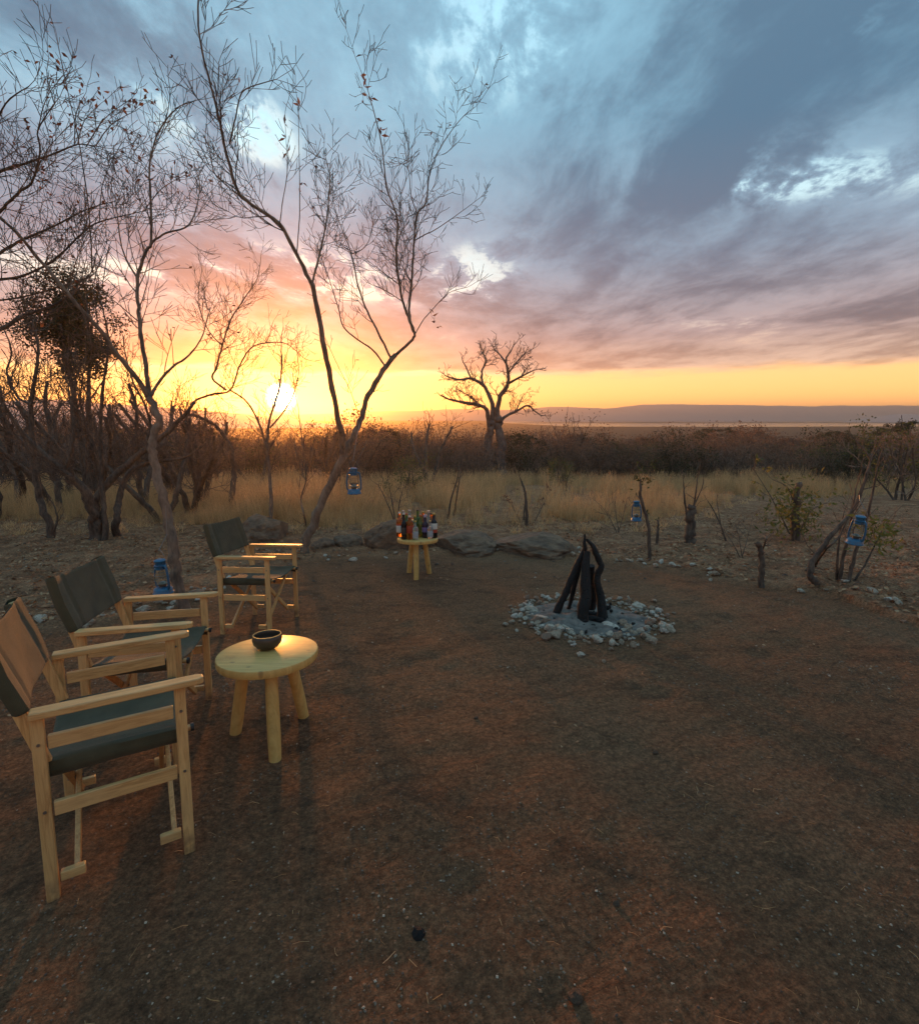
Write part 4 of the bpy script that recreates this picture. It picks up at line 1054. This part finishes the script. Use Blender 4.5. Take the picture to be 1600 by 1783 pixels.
BL = ['spreading bare tree behind the slim dark tree', 'bare tree behind the dense evergreen crown', 'bare tree with upswept limbs beside the four-trunked clump', 'bare tree behind the tree that holds the low lantern', 'thin bare tree between the lantern tree and the arching tree',
      'tall far bare tree half hidden behind the slim dark tree', 'bare tree whose twigs reach in past the slim dark tree', 'bare tree on the far side of the leaning tree from the arching tree', 'far bare tree with its crown above the evergreen', 'far bare tree framed by the arching limbs', 'bare tree at the near edge of the wood by the slim tree', 'low bare tree just behind the four-trunked clump'] + ['bare tree in the wood close behind the four-trunked clump', 'far bare tree seen between evergreen and lantern tree', 'far bare tree near the sun behind the arching limbs', 'tall bare tree far behind the slim dark tree', 'small bare tree near the base of the arching tree', 'bare tree just behind the slim dark tree and clump', 'thin bare tree whose twigs cross the sun', 'thin bare tree between the sun and the leaning tree', 'low bare tree behind the leaning trunk', 'small bare tree behind the hanging lantern']
for px, d, k, sc in [(20, 13, 0, 1.1), (110, 16, 1, 1.25), (235, 12.5, 2, .92), (300, 15, 3, 1.15), (350, 13.5, 1, .95), (60, 20, 2, 1.2), (-60, 14, 3, 1.2), (560, 19, 3, .85), (190, 21, 0, 1.3), (330, 22, 2, 1.1), (-30, 10.5, 1, 1.05), (270, 10.6, 0, .8), (150, 11.5, 3, 1.0), (210, 17, 1, 1.2), (380, 19, 2, .95), (10, 17, 1, 1.3), (320, 11.8, 3, .85), (90, 12.2, 2, .95), (440, 20, 0, .85), (525, 23, 1, .9), (590, 17, 2, .66), (620, 21, 2, .75)]:
    put_bare(px, d, k, sc, BL.pop(0), 'bare trees of the wood around the sun')
b = Gd(752, 880); 
for px, d, k, sc in [(752, 19, 3, .98)]: put_bare(px, d, k, sc, 'thin many-stemmed bare tree beside the baobab', None)
TL = ['bare tree rising out of the thicket between baobab and lake', 'second bare tree rising out of the thicket beside the first past the baobab', 'bare tree rising out of the thicket behind the short stump', 'bare tree among the flat-topped trees on the skyline', 'bare tree next to the brown flat-topped tree on the skyline', 'bare tree beside the dark flat-topped tree before the headland', 'bare tree crowding the foot of the baobab', 'bare tree in the thicket behind the ragged stump']
for px, d, k, sc, in [(1018, 46, 1, 1.0), (1060, 50, 0, 1.0), (1330, 48, 2, .85), (1245, 85, 3, 1.5), (1300, 88, 1, 1.6), (1440, 95, 0, 1.4), (905, 40, 1, .9), (1180, 60, 2, .9)]:
    put_bare(px, d, k, sc, TL.pop(0), 'bare trees in the thicket')

# --- broad-crowned trees standing out of the thicket
def umbrella_mesh(seed, H=5.0, W=3.2):
    rng = random.Random(seed); t = Tree(seed, Vector((0, 0, 0)), rmin=.016, dens=1.8, wob=.2, upb=.02, maxseg=5)
    for k in range(5):
        a = k * 1.26 + rng.uniform(-.3, .3); e = Vector((math.cos(a) * W * .7, math.sin(a) * W * .7, H * .86))
        t.limb([Vector((0, 0, -.2)), Vector((e.x * .08, e.y * .08, H * .35)), Vector((e.x * .5, e.y * .5, H * .68)), e], .11, .03, 2.2, (.6, 1.3), 1, .4, 6, n=3)
    cl = []
    for k in range(60):
        a = rng.uniform(0, 6.28); r = W * rng.random() ** .5; cl.append((Vector((math.cos(a) * r, math.sin(a) * r, H * (.98 - .20 * (r / W) ** 2) + rng.gauss(0, .12))), rng.uniform(.25, .55)))
    for k in range(5200):
        c, r = rng.choice(cl); v = rdir(rng) * r * rng.random() ** .5; v.z *= .5; t.lf.leaf(c + v, rdir(rng), rdir(rng), rng.uniform(.08, .17), .07)
    return t.tr.mesh('trunk', M['bark'], True), t.tw.mesh('twigs', M['shrub_twig']), t.lf.mesh('crown', M['dark_leaf' if seed % 2 else 'dry_leaf'])
UM = [umbrella_mesh(601), umbrella_mesh(602, 4.4, 2.6), umbrella_mesh(603, 5.4, 3.6)]
for px, d, k, sc, lab in [(905, 38, 0, .62, 'dark flat-topped tree close behind the baobab'), (1243, 70, 2, .98, 'broad flat-topped tree on the skyline above the lake shore'), (1305, 74, 1, 1.12, 'brown flat-topped tree next to the broad one on the skyline'), (1450, 62, 0, .88, 'dark flat-topped tree on the skyline before the headland'),
                          (1590, 34, 2, .72, 'dark flat-topped tree behind the yellow-green shrub'), (1120, 66, 1, .86, 'small brown flat-topped tree in the thicket near the lake'), (1000, 58, 1, .82, 'brown flat-topped tree between the baobab and the lake'), (1370, 48, 1, .74, 'low brown flat-topped tree behind the leafy stump'), (660, 36, 2, .62, 'dark flat-topped tree in the thicket behind the hanging lantern'), (360, 33, 0, .60, 'dark flat-topped tree in the wood behind the arching tree')]:
    x = P(px, 800, d).x; o = thing('flat_topped_tree', lab, 'tree', (x, d, gzf(x, d) - .05), (0, 0, px * .7), 'flat-topped trees in the thicket'); o.scale = (sc,) * 3
    link('trunk', UM[k][0], o); tag(link('twigs', UM[k][1], o), kind='stuff'); tag(link('crown', UM[k][2], o), kind='stuff')

# ------------------------------------------------------------------ posts, stumps and shrubs round the clearing
def stick_thing(name, label, cat, stems, seed, leaf=0, leafm='green_leaf', group=None, twigs=4, L=(.12, .3), level=1, barkm='bark', lsize=.04, extra=None):
    b = Gd(*stems[0][0][0]); t = Tree(seed, b, rmin=.0028, leaf=leaf, leaf_size=lsize, dens=7)
    for pxs, r0, r1, *tw in stems:
        b0 = Gd(*pxs[0]) if pxs[0][1] > 935 or len(tw) > 1 else None
        d = b.y
        pts = ([b0 - Vector((0, 0, .03))] + t.pl(pxs[1:], d, d + (tw[0] if tw else 0))) if b0 else t.pl(pxs, d, d + (tw[0] if tw else 0))
        t.limb(pts, r0, r1, twigs, L, level, .4, 8, thick=r0 > .012)
    if extra: extra(t, b)
    return t.finish(name, label, cat, group, barkm=barkm, leafm=leafm)
stick_thing('crooked_post', 'crooked thin post carrying a small lantern beyond the fire', 'post', [([(1131, 978), (1131, 945), (1127, 905), (1116, 870), (1115, 845)], .028, .018)], 301, .5, twigs=5, L=(.08, .18),
            extra=lambda t, b: [t.lf.leaf(P(1120 + t.rng.gauss(0, 10), 825 + t.rng.gauss(0, 12), b.y) - b, rdir(t.rng), rdir(t.rng), .06, .03) for _ in range(60)])
stick_thing('charred_post', 'short burnt post with a stub standing in leaves before the tall grass', 'post', [([(918, 918), (916, 880), (914, 858), (908, 838)], .035, .018, .05, 1), ([(912, 905), (914, 870)], .018, .012)], 303, twigs=1.5)
stick_thing('ragged_stump', 'thick ragged stump with bare shoots on its top', 'stump', [([(1202, 952), (1201, 925), (1202, 900), (1205, 880)], .085, .06), ([(1196, 900), (1192, 870), (1190, 840)], .02, .008), ([(1207, 900), (1211, 860), (1214, 835)], .02, .008), ([(1204, 890), (1222, 850), (1225, 835)], .012, .006)], 305, twigs=4, L=(.15, .35))
def greens(cx, cy, sx, sy, n, size=.07):
    def f(t, b):
        for _ in range(n):
            p = P(t.rng.gauss(cx, sx), t.rng.gauss(cy, sy), b.y + t.rng.gauss(0, .25)) - b
            t.lf.leaf(p, (rdir(t.rng) - UP * .2).normalized(), rdir(t.rng), size * t.rng.uniform(.6, 1.3), size * .4)
    return f
stick_thing('leafy_stump', 'dark stump sprouting long yellow-green leafy shoots', 'stump', [([(1383, 945), (1385, 900), (1386, 870), (1390, 840)], .075, .045), ([(1375, 930), (1350, 880), (1330, 845), (1308, 812)], .012, .004), ([(1390, 930), (1412, 890), (1440, 875)], .012, .004), ([(1385, 890), (1372, 850), (1345, 835)], .012, .004)], 307, .6, twigs=7, L=(.15, .4), extra=greens(1382, 890, 26, 24, 620, .09), lsize=.09)
stick_thing('short_stump', 'short cut stump with a brush of dry twigs on top', 'stump', [([(1327, 1022), (1326, 990), (1325, 962), (1318, 945)], .034, .026), ([(1324, 965), (1332, 945), (1334, 935)], .016, .008)], 309, twigs=9, L=(.08, .2))
stick_thing('forked_branch', 'long leaning forked branch curving up from the ground under a lantern', 'branch', [([(1422, 1028), (1412, 1005), (1412, 985), (1430, 955), (1462, 915), (1487, 885), (1500, 855), (1510, 820), (1518, 790)], .036, .009, .1), ([(1416, 985), (1440, 955), (1460, 935), (1475, 905)], .022, .008, .1), ([(1508, 825), (1515, 800), (1500, 778), (1490, 768)], .010, .004, .1)], 311, twigs=5, L=(.15, .45), level=2)
stick_thing('lantern_shrub', 'many-stemmed twiggy shrub with dry leaves holding the bright blue lantern', 'shrub', [([(1462, 1020), (1466, 980), (1478, 930), (1484, 890), (1490, 850)], .022, .007), ([(1475, 1022), (1484, 980), (1496, 940), (1515, 880), (1530, 800)], .022, .006), ([(1456, 1018), (1458, 975), (1462, 930), (1470, 890)], .015, .005), ([(1482, 1020), (1505, 985), (1525, 945), (1535, 925)], .013, .005)], 313, .22, 'green_leaf', twigs=8, L=(.2, .5), level=2, extra=greens(1530, 930, 20, 14, 140, .08))
stick_thing('thin_sprig', 'thin bare forked sprig standing between two stumps', 'shrub', [([(1265, 945), (1255, 915), (1243, 890), (1232, 872)], .018, .006), ([(1255, 915), (1250, 885), (1248, 870)], .008, .004)], 315, twigs=6, L=(.1, .3))
stick_thing('small_stub', 'small dark stub beside the crooked lantern post', 'stump', [([(1143, 952), (1145, 930), (1146, 912)], .026, .018)], 317, .3, twigs=5, L=(.08, .2))
stick_thing('twin_sticks', 'two thin dark sticks standing in the tall grass', 'shrub', [([(780, 905), (785, 870), (795, 838), (800, 815)], .026, .010, .1, 1), ([(790, 902), (796, 860), (802, 820)], .024, .010, .1, 1)], 319, .3, twigs=4, L=(.2, .5))
stick_thing('bare_bush', 'low spiky bare bush behind the dark boulder', 'shrub', [([(690, 920), (678, 885), (662, 850), (655, 842)], .016, .005, .1, 1), ([(692, 920), (695, 880), (702, 850)], .016, .005, .1, 1), ([(690, 920), (682, 870), (676, 835)], .014, .004, .1, 1)], 321, twigs=9, L=(.2, .5), level=2)
stick_thing('leaf_bush', 'low bush of curled brown leaves round the burnt post', 'shrub', [([(930, 910), (940, 890), (950, 870)], .012, .004, .1, 1), ([(905, 908), (895, 888), (890, 870)], .012, .004, .1, 1)], 323, .7, 'dry_leaf', twigs=9, L=(.2, .45), level=2, lsize=.06)
for sx, (px, py) in enumerate(((1290, 975), (1075, 930))):
    stick_thing('dry_shrub', ('pale wiry tuft of dry stems behind the short stump', 'pale wiry tuft of dry stems before the tall grass')[sx], 'shrub', [([(px, py), (px - 12, py - 25), (px - 25, py - 45)], .007, .003, .1, 1), ([(px, py), (px + 8, py - 25), (px + 14, py - 48)], .007, .003, .1, 1), ([(px + 3, py), (px - 2, py - 30), (px - 4, py - 52)], .007, .003, .1, 1)], 331 + sx, .3, 'dry_leaf', twigs=14, L=(.2, .4), level=1, barkm='pale_bark')
# wires that carry the hanging lanterns
def wire(name, pts, label): 
    b = pts[0].copy(); o = obj(name, MB().tube([p - b for p in pts], [.0028] * len(pts), 5), M['wire'], None, b); tag(o, label, 'wire', 'lantern wires')
p, s = LANPOS[0]; wire('hanging_wire', [p + Vector((0, 0, .372)), P(291, 930, 4.15), P(288, 880, 4.2)], 'thin wire holding the lantern against the trunk')
p, s = LANPOS[1]; wire('hanging_wire', [p + Vector((0, 0, .378)), P(622, 755, 6.3), P(628, 733, 7.4)], 'thin wire running from the leaning tree to its lantern')
p, s = LANPOS[2]; wire('hanging_wire', [p + Vector((-.02, 0, .352)), P(1113, 866, 6.95), P(1119, 868, 7.0)], 'short wire loop on the crooked post')
p, s = LANPOS[3]; wire('hanging_wire', [p + Vector((.045, 0, .372)), P(1497, 872, 5.0), P(1496, 862, 5.05)], 'short wire hanging from the forked branch')

# ------------------------------------------------------------------ scatter: thicket, grass
def scatter(name, meshes, pts, scl, rot, idx, label=None, cat=None):
    src = bpy.data.collections.new(name + '_kinds')
    for k, me in enumerate(meshes):
        o = bpy.data.objects.new('%s_kind_%02d' % (name, k), me); src.objects.link(o)
    n = len(pts); me = bpy.data.meshes.new(name); me.vertices.add(n); me.vertices.foreach_set('co', np.asarray(pts, np.float32).ravel())
    a = me.attributes.new('scl', 'FLOAT_VECTOR', 'POINT'); a.data.foreach_set('vector', np.asarray(scl, np.float32).ravel())
    a = me.attributes.new('rot', 'FLOAT_VECTOR', 'POINT'); a.data.foreach_set('vector', np.asarray(rot, np.float32).ravel())
    a = me.attributes.new('idx', 'INT', 'POINT'); a.data.foreach_set('value', np.asarray(idx, np.int32))
    ng = bpy.data.node_groups.new(name, 'GeometryNodeTree')
    ng.interface.new_socket('Geometry', in_out='INPUT', socket_type='NodeSocketGeometry'); ng.interface.new_socket('Geometry', in_out='OUTPUT', socket_type='NodeSocketGeometry')
    gi = ng.nodes.new('NodeGroupInput'); go = ng.nodes.new('NodeGroupOutput'); ip = ng.nodes.new('GeometryNodeInstanceOnPoints'); ci = ng.nodes.new('GeometryNodeCollectionInfo')
    ci.inputs['Collection'].default_value = src; ci.inputs['Separate Children'].default_value = True; ci.inputs['Reset Children'].default_value = True
    def attr(nm, tp):
        q = ng.nodes.new('GeometryNodeInputNamedAttribute'); q.data_type = tp; q.inputs['Name'].default_value = nm; return q.outputs['Attribute']
    L = ng.links.new
    e2r = ng.nodes.new('FunctionNodeEulerToRotation'); L(attr('rot', 'FLOAT_VECTOR'), e2r.inputs[0])
    L(gi.outputs[0], ip.inputs['Points']); L(ci.outputs[0], ip.inputs['Instance']); ip.inputs['Pick Instance'].default_value = True
    L(attr('idx', 'INT'), ip.inputs['Instance Index']); L(e2r.outputs[0], ip.inputs['Rotation']); L(attr('scl', 'FLOAT_VECTOR'), ip.inputs['Scale'])
    L(ip.outputs[0], go.inputs[0])
    o = link(name, me); md = o.modifiers.new('scatter', 'NODES'); md.node_group = ng
    tag(o, label, cat, kind='stuff'); return o
def shrub_mesh(seed, leafm, nl=900, lsize=.10, H=3.0, W=1.7, stems=6, name='shrub'):
    rng = random.Random(seed); t = Tree(seed, Vector((0, 0, 0)), rmin=.010, dens=2.6, wob=.26, upb=.05, maxseg=5)
    for s in range(stems):
        a = rng.uniform(0, 6.28); d = (UP + Vector((math.cos(a), math.sin(a), 0)) * rng.uniform(.2, .75)).normalized(); p = Vector((rng.gauss(0, .15), rng.gauss(0, .15), -.1)); pts = [p.copy()]
        for k in range(4):
            d = (d + rdir(rng) * .3 + UP * .1).normalized(); p = p + d * H * .19; pts.append(p.copy())
        t.limb(pts, .035, .016, 3.4, (.5, 1.1), 1, .1, 5, n=2)
    cl = [Vector((rng.gauss(0, W * .42), rng.gauss(0, W * .42), H * rng.uniform(.25, .95))) for _ in range(30)]
    for k in range(nl):
        c = rng.choice(cl); p = c + rdir(rng) * rng.random() ** .6 * .45
        if p.z > .1: t.lf.leaf(p, rdir(rng), rdir(rng), lsize * rng.uniform(.6, 1.4), lsize * .55)
    return join(t, [M['bark'], M['shrub_twig'], M[leafm]], name)
SH = [shrub_mesh(401, 'dry_leaf'), shrub_mesh(402, 'dry_leaf', 500), shrub_mesh(403, 'dry_leaf', 1300, .11), shrub_mesh(404, 'dark_leaf', 1500, .11), shrub_mesh(405, 'dry_leaf', 250, .09, 3.3, 1.8, 8), shrub_mesh(406, 'green_leaf', 1200, .10, 2.6)]
rs = np.random.RandomState(9)
pts, scl, rot, idx = [], [], [], []
near_shrubs = []
def grass_front(px):   # distance where the tall grass starts, and where it ends, by bearing
    return np.interp(px, [-400, 0, 250, 450, 560, 1000, 1150, 1230, 1330, 1600, 2000], [9.2, 9.6, 9.8, 9.4, 9.2, 9.6, 9.9, 11.5, 17.0, 17.0, 15.0])
def grass_back(px): return np.interp(px, [-400, 0, 300, 600, 1250, 1300, 2000], [22, 22, 22, 26, 26, 23, 23])
for k in range(2700):
    d = 21 * (230 / 21) ** (rs.rand() ** .85); half = 1.05 * d + 4; x = rs.uniform(-half, half)
    px = CX + F_PX * x / d
    if d < grass_back(px) + 1.5 * rs.rand(): continue
    if -230 < (px - 864) < 300 and d < 24 : continue
    if abs(px - 864) < 26 and d < 36: continue
    z = gzf(x, d); s = min(rs.choice([.5, .7, .85, 1.0, 1.1, 1.3], p=[.16, .2, .22, .2, .14, .08]), .85 if d < 30 else 9) * (1.1 if px < 700 else 1.0) * (1 + .0004 * d) * (.76 + .24 * min(1, abs(px - 490) / 130) if d < 90 else .9)
    if abs(px - 490) < 110 and d < 60 and rs.rand() < .2: continue
    i = rs.choice(6, p=[.26, .22, .2, .09, .2, .03])
    pts.append((x, d, z)); scl.append((s, s, s * rs.uniform(.8, 1.1))); rot.append((0, 0, rs.uniform(0, 6.28))); idx.append(i)
pts = np.array(pts); order = np.argsort(pts[:, 1])
vis = [k for k in order if -40 < CX + F_PX * pts[k, 0] / pts[k, 1] < 1640][:70]
LABS = ['bare brown shrub on the front edge of the thicket, sparse withered leaves', 'thin-leaved grey-brown shrub on the front edge of the thicket', 'full brown-leaved shrub on the front edge of the thicket', 'dark green leafy shrub on the front edge of the thicket', 'leafless twiggy shrub on the front edge of the thicket', 'yellow-green leafy shrub on the front edge of the thicket']
for k in vis:
    o = link('thicket_shrub', SH[idx[k]], None, pts[k], rot[k], scl[k]); tag(o, LABS[idx[k]], 'shrub', 'shrubs on the front edge of the thicket, kind %s' % 'abcdef'[idx[k]])
rest = [k for k in range(len(pts)) if k not in set(vis)]
scatter('thicket', SH, pts[rest], np.array(scl)[rest], np.array(rot)[rest], np.array(idx)[rest], 'brown dry thicket filling the slope below the clearing', 'thicket')
for px, py, d, sc, lab in [(705, 825, 16, .55, 'small yellow-green bush at the back of the tall grass'), (985, 815, 20, .5, 'olive leafy bush behind the tall grass beside the baobab'), (1580, 800, 15.5, .95, 'tall yellow-green leafy shrub beyond the open ground')]:
    x = P(px, py, d).x; tag(link('green_bush', SH[5], None, (x, d, gzf(x, d)), (0, 0, px), sc), lab, 'bush')

def grass_mesh(seed, nb=34, H=.9, R=.16, lean=.35):
    rng = random.Random(seed); mb = MB()
    for k in range(nb):
        a = rng.uniform(0, 6.28); r = R * rng.random() ** .5; p = Vector((math.cos(a) * r, math.sin(a) * r, -.02)); L = H * rng.uniform(.45, 1.1)
        d = (UP + Vector((rng.gauss(0, 1), rng.gauss(0, 1), 0)) * lean * .6).normalized(); sd = d.cross(rdir(rng)).normalized(); w = rng.uniform(.0028, .0055); bend = Vector((rng.gauss(0, 1), rng.gauss(0, 1), -.3)) * lean * .35
        o = len(mb.v); st = 4
        for j in range(st + 1):
            t_ = j / st; q = p + d * (L * t_) + bend * (L * t_ * t_); ww = w * (1 - t_ * .75)
            for sgn in (-1, 1): mb.v.append(tuple(q + sd * ww * sgn))
        for j in range(st): mb.f.append((o + 2*j, o + 2*j + 1, o + 2*j + 3, o + 2*j + 2)); mb.mi.append(0)
        if rng.random() < .35:
            q = p + d * L + bend * L
            for _ in range(3): mb.leaf(q - d * rng.uniform(0, .12), (d + rdir(rng) * .5).normalized(), rdir(rng), .05, .012)
    return mb.mesh('grass_tuft', M['straw'])
GR = [grass_mesh(501), grass_mesh(502, 40, .8), grass_mesh(503, 30, 1.0, .14, .25), grass_mesh(504, 44, .6, .2, .6), grass_mesh(505, 26, .35, .14, .9)]
pts, scl, rot, idx = [], [], [], []
for k in range(11500):
    d = 8.8 + 18 * rs.rand() ** 1.25; half = 1.02 * d + 3; x = rs.uniform(-half, half); px = CX + F_PX * x / d
    f0, b0 = grass_front(px), grass_back(px)
    e = f0 + 1.1 * float(vnoise(x * .8, d * .8, 33)) + .5
    if d > b0 + 1: continue
    hole = float(vnoise(x * .35, d * .35, 44))
    if d < e:
        if rs.rand() > .10 or d < e - 1.6: continue
        i = 4; s = rs.uniform(.6, 1.1)
    else:
        if hole < -.07 and rs.rand() < .85: continue
        i = rs.choice(5, p=[.3, .25, .25, .15, .05]); s = rs.uniform(.6, 1.05) * (.72 if px < 350 else .82) * min(1, .55 + (d - e) * .35) * (1.0 + .9 * float(vnoise(x * .7, d * .7, 55)))
    pts.append((x, d, gzf(x, d))); scl.append((s, s, s)); rot.append((rs.normal(0, .06), rs.normal(0, .06), rs.uniform(0, 6.28))); idx.append(i)
scatter('dry_grass', GR, pts, scl, rot, idx, 'belt of tall straw-coloured dry grass behind the clearing', 'grass')

# ------------------------------------------------------------------ litter: leaves, pebbles, straw
lb = MB(); rng = random.Random(77)
N_ = 30000
d_ = 2.2 + 11.5 * rs.rand(N_ * 2) ** 1.1; x_ = (rs.rand(N_ * 2) * 2 - 1) * (1.0 * d_ + 1.2)
cm = clear_mask(x_, d_); clus = vnoise(x_ * 1.6, d_ * 1.6, 21) + .5 * vnoise(x_ * 5, d_ * 5, 22)
keep = (rs.rand(N_ * 2) < np.where(cm > .5, .012 + .05 * (clus > .35), np.clip(.55 + 1.1 * clus, .05, 1)))
xs_, ys_ = x_[keep], d_[keep]; zs_ = gz(xs_, ys_)
for x, y, z in zip(xs_, ys_, zs_):
    a = rng.uniform(0, 6.28); L = rng.uniform(.025, .075) if float(np.interp(x, _ex, _ey)) < y else rng.uniform(.012, .032)
    lb.leaf(Vector((x, y, z + .008 + rng.random() * .02)), Vector((math.cos(a), math.sin(a), rng.gauss(0, .25))).normalized(), Vector((rng.gauss(0, .5), rng.gauss(0, .5), 1)), L, L * rng.uniform(.35, .7))
tag(obj('leaf_litter', lb, M['litter']), 'brown fallen leaves littering the rough ground', 'leaves', kind='stuff')
pb = MB()
def pebbles(n, dmin, dmax, s0, s1, pw=1.0, half=.98, only_clear=True):
    d = dmin + (dmax - dmin) * rs.rand(n) ** pw; x = (rs.rand(n) * 2 - 1) * (half * d + .4); cl = vnoise(x * 1.3, d * 1.3, 61) + .6 * vnoise(x * 4, d * 4, 62)
    k = rs.rand(n) < np.clip(.45 + 1.0 * cl, .03, 1); x, d = x[k], d[k]; z = gz(x, d)
    for xx, yy, zz in zip(x, d, z):
        s = s0 + (s1 - s0) * rng.random() ** 5; o = len(pb.v); a = rng.uniform(0, 6.28); ca, sa = math.cos(a), math.sin(a)
        for (u, v, w) in ((1, 0, 0), (0, .8, 0), (-.9, .1, .1), (.1, -.75, 0), (.1, .1, .6), (0, 0, -.5)):
            u *= rng.uniform(.7, 1.2); v *= rng.uniform(.7, 1.2); w *= rng.uniform(.6, 1.2)
            pb.v.append((xx + s * (u * ca - v * sa), yy + s * (u * sa + v * ca), zz + s * (w + .2)))
        for f in ((0, 1, 4), (1, 2, 4), (2, 3, 4), (3, 0, 4), (1, 0, 5), (2, 1, 5), (3, 2, 5), (0, 3, 5)): pb.f.append(tuple(o + q for q in f)); pb.mi.append(0)
pebbles(52000, .75, 3.4, .0012, .007, .9)
pebbles(20000, 2.5, 6.5, .002, .013, .8)
pebbles(5000, 5.5, 10.5, .006, .035, 1.0)
tag(obj('gravel', pb, M['pebble']), 'fine grit and small pebbles strewn over the bare soil', 'gravel', kind='stuff')
sb = MB()
for k in range(420):
    d = .9 + 7 * rng.random() ** 1.4; x = rng.uniform(-1, 1) * (.95 * d + .3); z = gzf(x, d); a = rng.uniform(0, 6.28); L = rng.uniform(.008, .05) * (1.6 if rng.random() < .1 else 1)
    v = Vector((math.cos(a), math.sin(a), rng.gauss(0, .12))) * L; p = Vector((x, d, z + .004)); m_ = p + v * .5 + Vector((rng.gauss(0, .1), rng.gauss(0, .1), .05)) * L
    sb.tube([p, m_, p + v], [rng.uniform(.0004, .0010)] * 3, 3)
tag(obj('straw_bits', sb, M['straw']), 'short broken stalks of straw lying on the soil', 'straw', kind='stuff')
# single loose stones that catch the eye on the swept soil
for px, py, s, lab in [(1141, 1304, .016, 'small pale stone lying alone on the bare soil right of the fire'), (829, 1252, .015, 'small grey stone lying alone between the bowl table and the fire pit'), (728, 1622, .022, 'black lump of charcoal lying on the bare soil'), (1001, 1737, .022, 'tan stone half sunk in the soil in front of everything'), (1073, 1572, .013, 'small orange stone chip on the bare soil')]:
    x, y = G0(px, py); o = link('loose_stone', rock_mesh('loose_stone', px, 2, .6, .3, M['charcoal' if s == .022 and px == 728 else 'rock'], cuts=3), None, (x, y, gzf(x, y) + s * .25), (.1, .2, px), s); tag(o, lab, 'stone')
